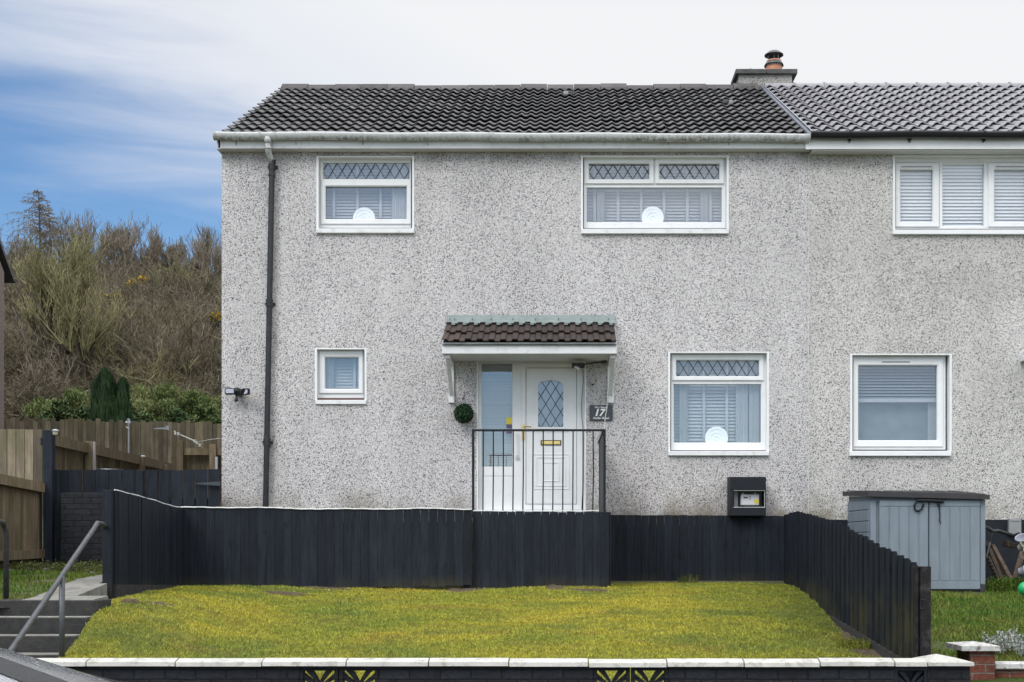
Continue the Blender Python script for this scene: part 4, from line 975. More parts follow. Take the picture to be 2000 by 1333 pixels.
V, Fq, tn = leafcloud(2600, s_ball, .015, .6); mesh_obj('foliage', V, Fq, M['topiary'], tp, tint=tn)
mb = MB(); mb.lathe([(.001, -.1), (.07, -.07), (.1, 0), (.07, .07), (.001, .1)], tc_, 14, 0); mb.build('core', M['conifer'], tp)
mb = MB(); tpz = Vector(P(907.5, 765, 17.98))
for dx in (-.035, 0, .035): mb.tube([Vector(tc_)+Vector((dx, 0, R*.9)), Vector(tc_)+Vector((0, 0, R+.10)), tpz], .003, 5)
mb.build('chain', M['metalblack'], tp)
# plaque
plq = thing('house_number_plaque', 'dark slate plaque with white number 17 right of the front door', 'plaque', P(1174, 822, 17.985))
mb = MB(); mb.pbox(1151.6, 791.5, 1196.6, 822, 17.975, .02, .003); mb.build('slab', M['plaque'], plq)
def text(s, px, py, hpx, Z, mat, parent, name='lettering', shear=.25, wpx=None, off=.0):
    c = bpy.data.curves.new('t', 'FONT'); c.body = s; c.size = 1; c.shear = shear; c.offset = off; c.extrude = .01; c.align_x = 'CENTER'
    o = bpy.data.objects.new('t', c); COL.objects.link(o); dg = bpy.context.evaluated_depsgraph_get(); me = bpy.data.meshes.new_from_object(o.evaluated_get(dg))
    bpy.data.objects.remove(o); co = np.array([v.co[:] for v in me.vertices]); w0 = co[:, 0].max()-co[:, 0].min()
    sc_ = hpx*Z/F/.7; sxx = (wpx*Z/F/w0) if wpx else sc_; cx0 = (co[:, 0].max()+co[:, 0].min())/2
    V = np.stack([(co[:, 0]-cx0)*sxx+X(px, Z), Z-D-co[:, 2]*.1, co[:, 1]*sc_+H(py, Z)], 1)
    return mesh_obj(name, V, [tuple(p.vertices) for p in me.polygons], mat, parent)
text('Mrs I Beatie', 1174, 797.6, 3.6, 17.972, M['wht'], plq, wpx=25, off=.02); text('17', 1173.5, 812.3, 13, 17.972, M['wht'], plq, wpx=21, off=.035); text('Forfar Road', 1174, 818.8, 3.8, 17.972, M['wht'], plq, wpx=31, off=.02)
mb = MB()
for px in (1153.8, 1194.6): mb.tube([P(px, 807, 17.974), P(px, 807, 17.966)], .006, 8)
mb.build('screw', M['metalblack'], plq)
# bell box, camera light under canopy, cables
bb = thing('bell_box', 'small off-white plastic box on the wall above the plaque', 'doorbell', P(1158, 752, 17.98))
mb = MB(); mb.pbox(1154, 735, 1161.5, 750, 17.955, .045, .006); mb.build('casing', plain('plastic_beige', (.42, .40, .36), .5), bb)
mb = MB(); mb.pbox(1156, 750.2, 1160, 752.5, 17.965, .03); mb.build('base', M['metalblack'], bb)
pl_ = thing('porch_light', 'small dark and white lamp fixed under the canopy above the door', 'lamp', P(1128, 715, 17.8))
mb = MB(); mb.bbox(*P(1117, 708, 17.75)[:2], H(716, 17.75), X(1141, 17.75), 17.95-D, H(709, 17.75), .006); mb.lathe([(.001, -.045), (.03, -.035), (.04, 0), (.035, .02)], P(1137, 714, 17.8), 12); mb.build('housing', M['pipeblack'], pl_)
mb = MB(); mb.beam(P(1120, 713, 17.8), P(1131, 722, 17.72), .03, .03); mb.build('arm', M['sill'], pl_)
mb = MB(); mb.tube([P(1141, 712, 17.9), P(1155, 709.5, 17.95), P(1172, 708, 17.97), P(1186, 707, 17.97)], .009, 6); mb.tube([P(1173, 709, 17.9), P(1187, 702, 17.9)], .014, 6); mb.build('flex', M['pipeblack'], pl_)
cb_ = MB(); pts = [P(px, py, ZD-.02) for px, py in ((1138.5, 722), (1139, 745), (1137.5, 765), (1135.8, 790), (1136.5, 815), (1139, 840), (1138.5, 900), (1139.5, 940), (1137, 972), (1136, 996))]
cb_.tube(pts, .0045, 5); tag(cb_.build('cable', M['pipeblack'], origin=P(1137, 996, ZD)), 'thin dark cable running down the right side of the door frame', 'cable')
cb_ = MB(); pts = [P(px, py, 17.86) for px, py in ((1187.5, 715), (1187, 760), (1186, 786), (1185, 800), (1182, 815), (1181, 840))]
cb_.tube(pts, .005, 5); tag(cb_.build('cable', M['sill'], origin=P(1181, 840, 17.86)), 'thin white cable hanging from the canopy bracket across the plaque', 'cable')
# security light
sl_ = thing('security_light', 'twin-headed black security floodlight on the wall near the left corner', 'floodlight', P(461, 783, 17.9))
mb = MB(); c = P(463, 765, 17.86); mb.lathe([(.001, -.05), (.055, -.03), (.06, .05), (.05, .14)], c, 14, axis='y'); mb.build('housing', M['metalblack'], sl_)
mb = MB(); mb.bbox(*P(438.5, 758.5, 17.8)[:2], H(770.5, 17.8), X(458.5, 17.8), 17.86-D, H(758.5, 17.8), .012); h1 = mb.build('lamp_head', M['metalblack'], sl_)
mb = MB(); mb.pbox(440.5, 760.5, 456.5, 768.6, 17.795, .02, .004); mb.build('lens', M['lens'], h1)
mb = MB(); cc_ = Vector(P(479, 765.5, 17.82)); d1 = Vector((.8, -.6, 0)).normalized(); mb.beam(cc_-d1*.045+Vector((0, .03, 0)), cc_+d1*.05, .07, .085); h1 = mb.build('lamp_head', M['metalblack'], sl_)
mb = MB(); mb.prism([(X(476, 17.74), H(770.5, 17.74)), (X(482.5, 17.74), H(768.5, 17.74)), (X(483.5, 17.74), H(762, 17.74)), (X(480, 17.74), H(761, 17.74))], 'y', 17.735-D, 17.76-D); mb.build('lens', M['lens'], h1)
mb = MB(); mb.lathe([(.001, -.03), (.022, -.02), (.027, .0), (.02, .03)], P(461.5, 781, 17.84), 12); mb.tube([P(462, 772, 17.86), P(461.5, 779, 17.84)], .014, 8); mb.build('sensor', M['pipeblack'], sl_)
mb = MB(); mb.tube([P(434, 755.5, 17.97), P(441, 757, 17.97), P(447, 756, 17.97), P(451, 759, 17.95)], .006, 5); mb.build('flex', M['pipeblack'], sl_)
# meter box
ZM = 17.68; mbx = thing('meter_box', 'open black meter cabinet on the wall under the lower right window', 'meter box', P(1458, 1009, 17.8))
mb = MB(); x0, x1 = X(1428, ZM), X(1496, ZM); z1, z0 = H(931.5, ZM), H(1008, ZM); y0 = ZM-D
mb.prism([(y0, z1-.06), (y0+.03, z1), (0, z1+.01), (0, z1-.015), (y0+.03, z1-.02), (y0+.015, z1-.06)], 'x', x0-.01, x1)
mb.box(x0-.012, y0, z0, x0+.012, 0, z1-.01); mb.box(x1-.012, y0, z0, x1, 0, z1-.01); mb.box(x0, y0, z0, x1, 0, z0+.02)
mb.bbox(x0-.012, y0-.012, H(957.5, ZM), x1, y0+.012, z1-.004, .005); mb.bbox(x0-.012, y0-.012, z0, x1, y0+.012, H(991.5, ZM), .005); mb.box(x0-.0125, y0-.008, z0+.03, X(1432, ZM), y0+.006, z1-.03); mb.box(X(1494, ZM), y0-.008, z0+.03, x1-.001, y0+.006, z1-.03)
mb.build('cabinet', M['blackpaint'], mbx)
mb = MB(); mb.box(x0+.013, -.03, z0+.025, x1-.013, -.012, z1-.03); mb.box(X(1433.5, 17.8), -.2, z0+.10, X(1441, 17.8), -.04, z1-.1); mb.build('lining', M['greybox'], mbx)
mb = MB(); ring(mb, (1430, 957.5, 1495.2, 992.5), (1431.8, 959.2, 1493.2, 990.8), ZM+.004, .01, .001); mb.build('trim', M['sill'], mbx)
mt = thing('electricity_meter', 'white meter with small display and yellow label inside the black cabinet', 'meter', P(1465, 988, 17.85))
mb = MB(); mb.pbox(1446.8, 965.8, 1483.3, 988, 17.78, .12, .012); mb.pbox(1449, 963.5, 1453, 966, 17.80, .05); mb.pbox(1473, 963.5, 1477, 966, 17.80, .05); mb.build('casing', plain('meter_white', (.62, .62, .64), .4, .03), mt)
mb = MB(); mb.pbox(1452.3, 970.8, 1461, 973.6, 17.776, .01); mb.build('display', M['scr'], mt)
mb = MB(); [mb.tube([P(1465, py, 17.782), P(1465, py, 17.774)], .009, 10) for py in (970.4, 974.4)]; mb.build('button', M['scr'], mt)
mb = MB(); mb.pbox(1473, 976, 1482, 983.6, 17.777, .01); mb.build('label', M['yel'], mt)

# ---------------------------------------------------------------- fences
def board_row(mb, p0, p1, w, zb0, zb1, zt0, zt1, th=.018, gap=.003, jz=.004, jy=.003, side=-1, ripple=0.0, jb=.006):
    """vertical boards from p0 to p1 (x,Y), bottoms/tops interpolated or callable"""
    p0 = Vector((p0[0], p0[1], 0)); p1 = Vector((p1[0], p1[1], 0)); d = p1-p0; L = d.length; d.normalize(); nrm = Vector((d.y, -d.x, 0))*(-side)
    n = max(1, int(round(L/w)))
    for i in range(n):
        f0, f1 = i/n, (i+1)/n; fm = (f0+f1)/2
        a = p0+d*(L*f0+gap/2); b = p0+d*(L*f1-gap/2); o = random.gauss(0, jy)
        zb = (zb0(fm) if callable(zb0) else zb0+(zb1-zb0)*fm)+random.gauss(0, jb)
        jt = random.gauss(0, jz)
        if callable(zt0): ta, tb2 = zt0(f0)+jt, zt0(f1)+jt
        else: ta = zt0+(zt1-zt0)*f0+jt; tb2 = zt0+(zt1-zt0)*f1+jt
        if ripple: pass
        a2 = a+nrm*(th+o); b2 = b+nrm*(th+o+random.gauss(0, .0015)); a1 = a+nrm*o; b1 = b+nrm*o
        mb.add([(a1.x, a1.y, zb), (b1.x, b1.y, zb), (b2.x, b2.y, zb), (a2.x, a2.y, zb), (a1.x, a1.y, ta), (b1.x, b1.y, tb2), (b2.x, b2.y, tb2), (a2.x, a2.y, ta)],
               [(0,3,2,1),(4,5,6,7),(0,1,5,4),(1,2,6,5),(2,3,7,6),(3,0,4,7)])
ZFe = 15.9; yf = ZFe-D
def topL(f):    # wavy top of the long left panel
    return H(992.5+3.5*f, ZFe)+.006*math.sin(f*9)+.005*math.sin(f*23+1)
fL = thing('fence', 'long black boarded fence with wavy white top edge left of the railing', 'fence', (X(355, ZFe), yf, 1.15))
mb = MB(); board_row(mb, (X(352, ZFe), yf), (X(921.5, ZFe), yf), .108, lambda f: H(1144+3*math.sin(f*3), ZFe), 0, topL, 0, jz=.0015, jy=.002, side=1); mb.build('boards', M['bwood'], fL)
mb = MB(); mb.box(X(354, ZFe), yf+.012, 1.9, X(921, ZFe), yf+.05, 1.98); mb.box(X(354, ZFe), yf+.012, 1.4, X(921, ZFe), yf+.05, 1.48)
for px in (380, 560, 740, 905): mb.box(X(px, ZFe), yf+.05, .9, X(px, ZFe)+.08, yf+.13, 2.05)
mb.build('rail', M['bwood'], fL)
mb = MB(); n = 60; pts = [(X(352+(921-352)*k/n, ZFe), yf-.012, topL(k/n)+.004+.002*math.sin(k*1.7)) for k in range(n+1)]; mb.tube(pts, .0075, 6); mb.build('edging', M['sill'], fL)
# side panel coming forward with its end post
ZP = 13.45; xs_ = X(222, ZP)
fS = thing('fence', 'black side fence panel with curved white top edge by the garden steps', 'fence', (xs_, ZP-D, 1.0))
def topS(f):  # 0 = near post, 1 = corner
    zz = ZP+(ZFe-ZP)*f; py = interp([0, .3, .6, .85, 1], [958, 968, 979, 990, 992.5], (1/ZP-1/zz)/(1/ZP-1/ZFe)); return H(py, zz)
mb = MB(); board_row(mb, (xs_+.0, ZP-D), (xs_+.0, yf-.005), .108, lambda f: H(1143, ZP)+(H(1144, ZFe)-H(1143, ZP))*f, 0, topS, 0, jz=.002, jy=.002, side=-1); mb.build('boards', M['bwood'], fS)
mb = MB(); mb.bbox(X(204.5, ZP)+.0, ZP-D-.075, H(1192, ZP), xs_+.002, ZP-D-.004, H(958, ZP), .004); mb.build('post', M['bwood'], fS)
mb = MB(); pts = [(xs_+.01, ZP-D+(ZFe-ZP)*k/20, topS(k/20)+.004+.003*math.sin(k*1.3)) for k in range(21)]; mb.tube(pts, .008, 6); mb.build('edging', M['sill'], fS)
mb = MB(); mb.prism([(ZP-D, .7), (yf, .7), (yf, H(1143, ZFe)+.0), (ZP-D, H(1142, ZP))], 'x', xs_-.06, xs_+.03); mb.bbox(-4.66, 12.46-D, .7, -4.45, ZP-D-.08, 1.120, .01); tag(mb.build('kerb_base', M['concdark'], origin=(xs_, ZP-D, .8)), 'rough dark concrete kerb beneath the side fence at the lawn corner', 'kerb')
# middle panel under the railing
ZFm = 16.0; ym = ZFm-D
fM = thing('fence', 'short black boarded panel directly below the iron railing', 'fence', (X(1050, ZFm), ym, 1.1))
mb = MB(); board_row(mb, (X(924, ZFm), ym), (X(1190, ZFm), ym), .108, H(1150, ZFm), H(1150, ZFm), H(999, ZFm), H(1001, ZFm), jz=.002, jy=.002, side=1); board_row(mb, (X(1190, ZFm), ym+.02), (X(1190, ZFm), -.17), .108, 1.12, 1.12, H(1000, ZFm), H(1000, ZFm), side=-1); mb.build('boards', M['bwood'], fM)
mb = MB(); n = 30; mb.tube([(X(924+(1170-924)*k/n, ZFm), ym+.002, H(999, ZFm)+.005+.004*math.sin(k*.7)) for k in range(n+1)], .006, 6); mb.build('edging', M['sill'], fM)
# boards at the right, close against the house
ZFr = 17.84; yr2 = ZFr-D
fR = thing('fence', 'low black boards against the house wall beneath the meter cabinet', 'fence', (X(1370, ZFr), yr2, 1.15))
mb = MB(); board_row(mb, (X(1178, ZFr), yr2), (X(1536, ZFr), yr2), .108, H(1142, ZFr), H(1139, ZFr), H(1006, ZFr), H(1008, ZFr), jz=.002, jy=.002, side=1); mb.build('boards', M['bwood'], fR)
mb = MB(); mb.box(X(1180, ZFr), yr2+.012, 1.9, X(1534, ZFr), yr2+.05, 1.98); mb.box(X(1180, ZFr), yr2+.012, 1.35, X(1534, ZFr), yr2+.05, 1.43); mb.build('rail', M['bwood'], fR)
# landing behind the middle panel
ld_ = MB(); ld_.bbox(X(900, ZFm), ym+.06, 1.0, X(1185, ZFm), -.022, 2.085, .01)
for k in range(4): ld_.bbox(X(900, ZFm)-.28*(k+1), ym+.4, 1.0, X(900, ZFm)-.28*k-.004, -.022, 2.085-.18*(k+1), .01)
tag(ld_.build('landing', M['slab'], origin=(-.5, -1, 1.1)), 'concrete landing and steps in front of the front door behind the fence', 'landing')
# right side fence running to the street
fX = thing('fence', 'long black picket fence stepping down the slope between the two lawns', 'fence', (rfx(10.2), 10.2-D, .6))
RT = ([0, .16, .54, .807, 1], [2.112, 2.13, 1.915, 1.67, 1.49]); RB = ([0, .37, .54, .807, 1], [1.19, 1.05, .86, .65, .48])
mb = MB(); n = 64; a = Vector((rfx(17.78), 17.78-D)); b = Vector((rfx(10.25), 10.25-D)); d = (b-a); L = d.length; d.normalize()
for i in range(n):
    f = (i+.5)/n; c = a+(b-a)*f; t_ = interp(*RT, f)+random.gauss(0, .006)+.008; bz = interp(*RB, f)+random.gauss(0, .015)-.03
    w = .068; off = (.018 if i % 2 else 0)+random.gauss(0, .002)
    p, q = c-d*w, c+d*w; nx_ = Vector((-d.y, d.x)); nx_ = nx_ if nx_.x < 0 else -nx_
    pp = [p+nx_*off, q+nx_*off, q+nx_*(off+.018), p+nx_*(off+.018)]
    mb.add([(v.x, v.y, bz) for v in pp]+[(v.x, v.y, t_) for v in pp], [(0,3,2,1),(4,5,6,7),(0,1,5,4),(1,2,6,5),(2,3,7,6),(3,0,4,7)])
mb.build('boards', M['bwood'], fX)
mb = MB()
for h0 in (.25, .75):
    for k in range(8):
        f0, f1 = k/8, (k+1)/8; A = a+(b-a)*f0; B = a+(b-a)*f1
        mb.beam((A.x+.03, A.y, interp(*RB, f0)+h0+.05), (B.x+.03, B.y, interp(*RB, f1)+h0+.05), .04, .07)
mb.build('rail', M['bwood'], fX)
mb = MB(); Zp = 10.2; mb.bbox(X(1787.5, Zp), Zp-D-.02, .3, X(1793.5, Zp)-.002, Zp-D+.06, H(1106.5, Zp), .003); mb.bbox(X(1795, Zp), Zp-D-.045, .3, X(1815.5, Zp), Zp-D+.05, H(1106.5, Zp), .004); mb.build('post', plain('post_black_brown', (.014, .0125, .0135), .65, .3, 14, bmp=.5, spec=.2, dirt=(.10, .10, .10), dirtamt=.3), fX)
mb = MB(); ring(mb, (1797.5, 1171, 1805, 1190), (1799, 1173, 1803.5, 1188), Zp-.052, .01, .001); mb.build('catch', M['pipeblack'], fX)
mb = MB(); mb.beam((rfx(14)-.03, 14-D, lawn_h(2.9, 14)-.02), (rfx(10.4)-.03, 10.4-D, lawn_h(2.8, 10.4)+.03), .03, .12); mb.build('gravel_board', M['concdark'], fX)

# railing
rl = thing('railing', 'black iron railing with thin upright bars in front of the white door', 'railing', (X(1050, ZFm), ym, 2.1))
mb = MB(); zt = H(838, ZFm); zb_ = 2.05; mb.bbox(X(921, ZFm), ym+.03, zt-.026, X(1183.5, ZFm), ym+.075, zt, .003); mb.bbox(X(1183.5, ZFm)-.045, ym+.075, zt-.026, X(1183.5, ZFm), -.06, zt, .003); mb.build('top_rail', M['metalblack'], rl)
for (px, yy) in ((921.3, ym+.03), (1178.6, ym+.03), (1178.6, -.35)):
    mb = MB(); mb.bbox(X(px, ZFm), yy, zb_, X(px, ZFm)+.031, yy+.035, zt-.02, .002); mb.build('post', M['metalblack'], rl)
for k in range(12):
    px = 943.5+k*19.55
    if px > 1170: break
    mb = MB(); x = X(px, ZFm); mb.tube([(x, ym+.05, zt-.02), (x+random.gauss(0, .002), ym+.05, 2.6), (x-.006, ym+.05, zb_)], .0085, 6); mb.build('bar', M['metalblack'], rl)
for k in range(11):
    mb = MB(); y = ym+.12+k*.14; x = X(1181, ZFm); mb.tube([(x, y, zt-.02), (x, y, zb_)], .0065, 6); mb.build('bar', M['metalblack'], rl)
mb = MB(); x = X(1181, ZFm); mb.prism([(ym+.08, 2.05), (-.1, 2.05), (-.1, zt-.03), (ym+.40, zt-.03), (ym+.08, zt-.12)], 'x', x-.012, x+.0); mb.build('side_panel', M['blackpaint'], rl)

# ---------------------------------------------------------------- front wall, copings, blocks
ZWF = 9.4; yw = ZWF-D
fw = thing('garden_wall', 'low black painted brick front wall with off-white coping stones', 'garden wall', (0, yw, 0.1))
blocks = [(584.5, 659.5), (662.5, 738.5), (1159.5, 1230.5), (1233.5, 1305.5), (1747.5, 1812.5)]
zt = H(1302.5, ZWF); zbk = zt-.29
mb = MB(); segs = [(-200, 584.3), (738.7, 1159.3), (1305.7, 1747.3), (1812.7, 1895)]
for (a_, b_) in segs: mb.bbox(X(a_, ZWF), yw, 0.1, X(b_, ZWF), yw+.11, zt-.002, .004)
for (a_, b_) in ((584.3, 738.7), (1159.3, 1305.7), (1747.3, 1812.7)): mb.box(X(a_, ZWF), yw, 0.1, X(b_, ZWF), yw+.11, zbk-.004)
mb.bbox(X(1815, ZWF), yw+.02, .1, X(1893, ZWF), yw+.32, zt-.003, .004)
mb.build('wall', M['bbrick'], fw)
for bi, (a_, b_) in enumerate(blocks):
    mb = MB(); x0, x1 = X(a_, ZWF), X(b_, ZWF); cx, cz = (x0+x1)/2, zt-.145; hw = (x1-x0)/2; t = .026
    y0, y1 = yw+.008, yw+.098
    mb.box(x0, y0, zbk, x0+t, y1, zt-.004); mb.box(x1-t, y0, zbk, x1, y1, zt-.004); mb.box(x0+t, y0, zt-.004-t, x1-t, y1, zt-.004); mb.box(x0+t, y0, zbk, x1-t, y1, zbk+t)
    r = hw-t*.6
    for q in range(4):
        ca, sa = math.cos(q*math.pi/2), math.sin(q*math.pi/2)
        for s in (1, -1):
            poly = []
            cl_ = []
            for k in range(9):
                f = k/8; u = s*(.66*(1-f)**1.25)*r; v = r*(1-f); cl_.append((u, v))
            w_ = [r*(.26*(1-k/8)+.11) for k in range(9)]
            L1 = []; L2 = []
            for k, (u, v) in enumerate(cl_): L1.append((u-w_[k]*.55, v)); L2.append((u+w_[k]*.55, v))
            for k in range(8):
                quad = [L1[k], L2[k], L2[k+1], L1[k+1]]; quad = [(cx+ca*u-sa*v, cz+sa*u+ca*v) for u, v in quad]
                mb.prism(quad, 'y', y0+.012+.0013*q+.0004*s, y1-.012-.0013*q)
    if bi == 4: mb.box(x0+t, y1-.03, zbk+t, x1-t, y1-.02, zt-.03)
    o = mb.build('screen_block', M['blackpaint'] if bi == 4 else M['bbrick'], fw)
joints = [-350, -180, -5, 167.5, 342, 511, 675.7, 836.7, 993.7, 1149.3, 1303, 1453.7, 1602, 1748]
yq0 = yw-.045; ZQ = yq0+D
def coping(mb, x0, x1):
    jz = random.gauss(0, .0025); z0 = H(1302.3, ZQ)+jz; z1 = H(1293.4, ZQ)+jz; zr_ = H(1286.3, ZQ+.09)+jz
    prof = [(yq0, z0), (yq0+.003, z1-.003), (yq0+.010, z1+.001), (yq0+.085, zr_-.001), (yq0+.10, zr_), (yq0+.115, zr_-.001), (yq0+.195, z1), (yq0+.2, z0)]
    mb.prism(prof, 'x', x0, x1)
for i in range(len(joints)-1):
    mb = MB(); coping(mb, X(joints[i], ZQ)+.005, X(joints[i+1], ZQ)-.005); mb.build('coping', M['coping'], fw)
mb = MB(); coping(mb, X(1749, ZQ)+.002, X(1812, ZQ)-.003); mb.build('coping', M['coping'], fw)
mb = MB(); x0, x1 = X(1813.5, ZQ), X(1903, ZQ); z0, z1, zp = H(1301.5, ZQ), H(1294.5, ZQ), H(1277.5, ZQ+.2); y0, y1 = yq0, yq0+.42; cx = (x0+x1)/2-.05; cy = (y0+y1)/2
mb.add([(x0,y0,z0),(x1,y0,z0),(x1,y1,z0),(x0,y1,z0),(x0,y0,z1),(x1,y0,z1),(x1,y1,z1),(x0,y1,z1),(cx,cy,zp)], [(0,3,2,1),(0,1,5,4),(1,2,6,5),(2,3,7,6),(3,0,4,7),(4,5,8),(5,6,8),(6,7,8),(7,4,8)]); mb.build('pier_cap', M['coping'], fw)
# red brick pier and wall
ZB = 10.7; rp = thing('brick_pier', 'red brick gate pier with peeling white pyramid cap', 'pier', (X(1905, ZB), ZB-D, 0.1))
mb = MB(); mb.bbox(X(1894, ZB), ZB-D, 0.1, X(1944, ZB), ZB-D+.34, H(1271, ZB), .004); mb.build('pier', M['rbrick'], rp)
mb = MB(); x0, x1 = X(1874, ZB-.05), X(1954, ZB-.05); z0, z1, zp = H(1272, ZB-.05), H(1262.5, ZB-.05), H(1253, ZB+.15); y0, y1 = ZB-D-.05, ZB-D+.39; x0 += .02; cx, cy = (x0+x1)/2, (y0+y1)/2
mb.add([(x0,y0,z0),(x1,y0,z0),(x1,y1,z0),(x0,y1,z0),(x0,y0,z1),(x1,y0,z1),(x1,y1,z1),(x0,y1,z1),(cx,cy,zp)], [(0,3,2,1),(0,1,5,4),(1,2,6,5),(2,3,7,6),(3,0,4,7),(4,5,8),(5,6,8),(6,7,8),(7,4,8)]); mb.build('cap', M['copingw'], rp)
rw = thing('garden_wall', 'low red brick wall with white coping at the bottom right corner', 'garden wall', (X(1975, ZB), ZB-D+.1, 0.1))
mb = MB(); mb.bbox(X(1944.5, ZB+.1), ZB-D+.1, .1, 8, ZB-D+.21, H(1308, ZB+.1), .003); mb.build('wall', M['rbrick'], rw)
mb = MB(); mb.bbox(X(1943.5, ZB+.06), ZB-D+.06, H(1308, ZB+.06), 8, ZB-D+.25, H(1295.5, ZB+.06), .008); mb.build('coping', M['copingw'], rw)

# ---------------------------------------------------------------- steps, path, handrails
stp = MB(); xs0, xs1 = -5.32, -4.30; zz = [1.154, 1.005, .854, .707, .55, .40]; Zs = [12.0, 11.72, 11.44, 11.16, 10.88, 10.6]
for i in range(6):
    z = zz[i]; stp.bbox(xs0, Zs[i]-D, z-.155, xs1, Zs[i]-D+.35, z, .008); stp.bbox(xs0, Zs[i]-D+.012, 0.0, xs1-.006, Zs[i]-D+.5, z-.15, .004)
    
tag(stp.build('steps', M['concdark'], origin=(-4.8, Zs[0]-D, .7)), 'dark concrete garden steps with pale treads at lower left', 'steps')
nos = MB()
for i in range(1, 4): nos.box(xs0+.01, Zs[i]-D+.006, zz[i]+.0005, xs1-.02, Zs[i]-D+.24, zz[i]+.004)  # thin paler sheet laid over each tread
no_ = nos.build('pale_tread', M['slab']); no_.parent = bpy.data.objects['steps']; no_.location = -bpy.data.objects['steps'].location
pt = MB(); n = 6
for i in range(n):
    Z0, Z1 = 12.02+i*.42, 12.02+(i+1)*.42-.008; h = lambda Z: side_h(-5, Z)+.0
    for (a_, b_) in ((-5.03-.03*i, -4.36 if i == 0 else (-4.665 if i < 3 else -4.76)),):
        z0, z1 = (1.158 if i == 0 else h(Z0)+.03), h(Z1)+.03
        pt.add([(a_, Z0-D, z0-.35), (b_, Z0-D, z0-.35), (b_, Z1-D, z1-.35), (a_, Z1-D, z1-.35), (a_, Z0-D, z0), (b_, Z0-D, z0), (b_, Z1-D, z1), (a_, Z1-D, z1)], [(0,3,2,1),(4,5,6,7),(0,1,5,4),(1,2,6,5),(2,3,7,6),(3,0,4,7)])
tag(pt.build('path', M['slab']), kind='structure')
hr = thing('handrail', 'sloping grey metal handrail rising beside the steps to the fence post', 'handrail', (-4.45, 11.5-D, .7))
A = Vector(P(22, 1270, 9.74)); B = Vector(P(183, 1034, 12.2)); C_ = Vector(P(205, 1028, 13.38))
mb = MB(); mb.tube([A+(A-B)*.12, A, A+(B-A)*.92, B, B+(C_-B)*.3+Vector((0, 0, .05)), B+(C_-B)*.75+Vector((0, 0, .03)), C_], .024, 12, .5); mb.build('rail', M['railgrey'], hr, smooth=True)
Zq = 11.08; mb = MB(); mb.tube([(X(121, Zq), Zq-D, .60), (X(121, Zq), Zq-D, H(1126, Zq))], .025, 12, .5); mb.build('post', M['railgrey'], hr, smooth=True)
hl = thing('handrail', 'dark metal handrail ending in a downward bend at the left edge', 'handrail', (-5.25, 12.2-D, 1.15))
pts = [(X(12, 12.3), 12.3-D, 1.1), (X(12, 12.3), 12.3-D, H(1045, 12.3)), (X(11, 12.3), 12.27-D, H(1030, 12.3)), (X(6, 12.2), 12.2-D, H(1021, 12.2)), (X(-6, 12.05), 12.05-D, H(1019, 12.05)), (X(-60, 11.7), 11.7-D, H(1045, 11.7)), (X(-300, 10.3), 10.3-D, H(1290, 10.3))]
mb = MB(); mb.tube(pts, .026, 12, .5); mb.build('rail', M['concdark'], hl, smooth=True)

# ---------------------------------------------------------------- storage shed
shed = thing('storage_shed', 'blue-grey plastic storage shed with two doors and dark lid', 'storage shed', (X(1810, 16.6), 16.6-D, 1.05))
ZSf = 16.45; ys0 = ZSf-D; dep = .95
shr = lambda v: (v[0]-.075*(v[1]-(ZSf-D)), v[1], v[2])
xl, xr = X(1701, ZSf), X(1925, ZSf); z0 = H(1157, ZSf); z1 = H(977, ZSf); sk = -.02
mb = MB(); mb.bbox(xl, ys0+.02, z0+.02, xr-.01, ys0+dep, z1+.02, .01)
mb.bbox(xl-.005, ys0-.0, z0+.06, xl+.075, ys0+.07, z1+.005, .008); mb.bbox(xr-.07, ys0, z0+.10, xr, ys0+.07, z1+.005, .008)
for k in range(8):   # side boards
    za = z0+.05+k*.145; mb.bbox(xl-.012, ys0+.07, za, xl+.01, ys0+dep+.01, min(za+.137, z1), .006)
mb.prism([(ys0+.03, z1-.1), (ys0+dep-.002, z1-.1), (ys0+dep-.002, H(970, ZSf-.08)+.045), (ys0+.03, H(970, ZSf-.08)+.002)], 'x', xl+.003, xr-.012)
mb.v = [shr(v) for v in mb.v]
body = mb.build('body', M['shed'], shed)
for (a_, b_) in ((1716.5, 1812.3), (1814, 1913)):
    mb = MB(); za, zb2 = H(1151, ZSf), H(978, ZSf); xa, xb = X(a_, ZSf), X(b_, ZSf)
    mb.bbox(xa, ys0-.022, za, xb, ys0+.018, zb2, .006)
    # frame of stiles and rails standing proud, narrow raised planks between
    st_ = .115; mb.bbox(xa, ys0-.030, zb2-.075, xb, ys0-.021, zb2, .004); mb.bbox(xa, ys0-.030, za, xb, ys0-.021, za+.10, .004)
    n = 5; x_a, x_b = xa+.0, xb-.0; pw = (x_b-x_a)/n
    for k in range(n): mb.bbox(x_a+k*pw+.007, ys0-.029, za+.105, x_a+(k+1)*pw-.007, ys0-.021, zb2-.08, .005)
    mb.build('door', M['shed'], shed)
mb = MB(); xl2, xr2 = X(1695, ZSf-.08), X(1932.5, ZSf-.08); yf2 = ys0-.08; yb2 = ys0+dep+.08
zf = H(975.5, ZSf-.08); 
zfL, zfR = H(970, ZSf-.08), H(976, ZSf-.08)
zB = zfL+.085
th = .06
vs = [(xl2, yf2, zfL-.0), (xr2, yf2, zfR), (xr2+.0, yb2, zB-.045), (xl2+.0, yb2, zB-.03)]
mb.add([(v[0], v[1], v[2]) for v in vs]+[(v[0], v[1], v[2]+th) for v in vs], [(0,3,2,1),(4,5,6,7),(0,1,5,4),(1,2,6,5),(2,3,7,6),(3,0,4,7)])
for k in range(9):
    f = (k+.5)/9; xa = xl2+(xr2-xl2)*f; mb.beam((xa, yf2+.05, zfL+(zfR-zfL)*f+th+.006), (xa, yb2-.05, zB-.03+th+.006), .10, .012)
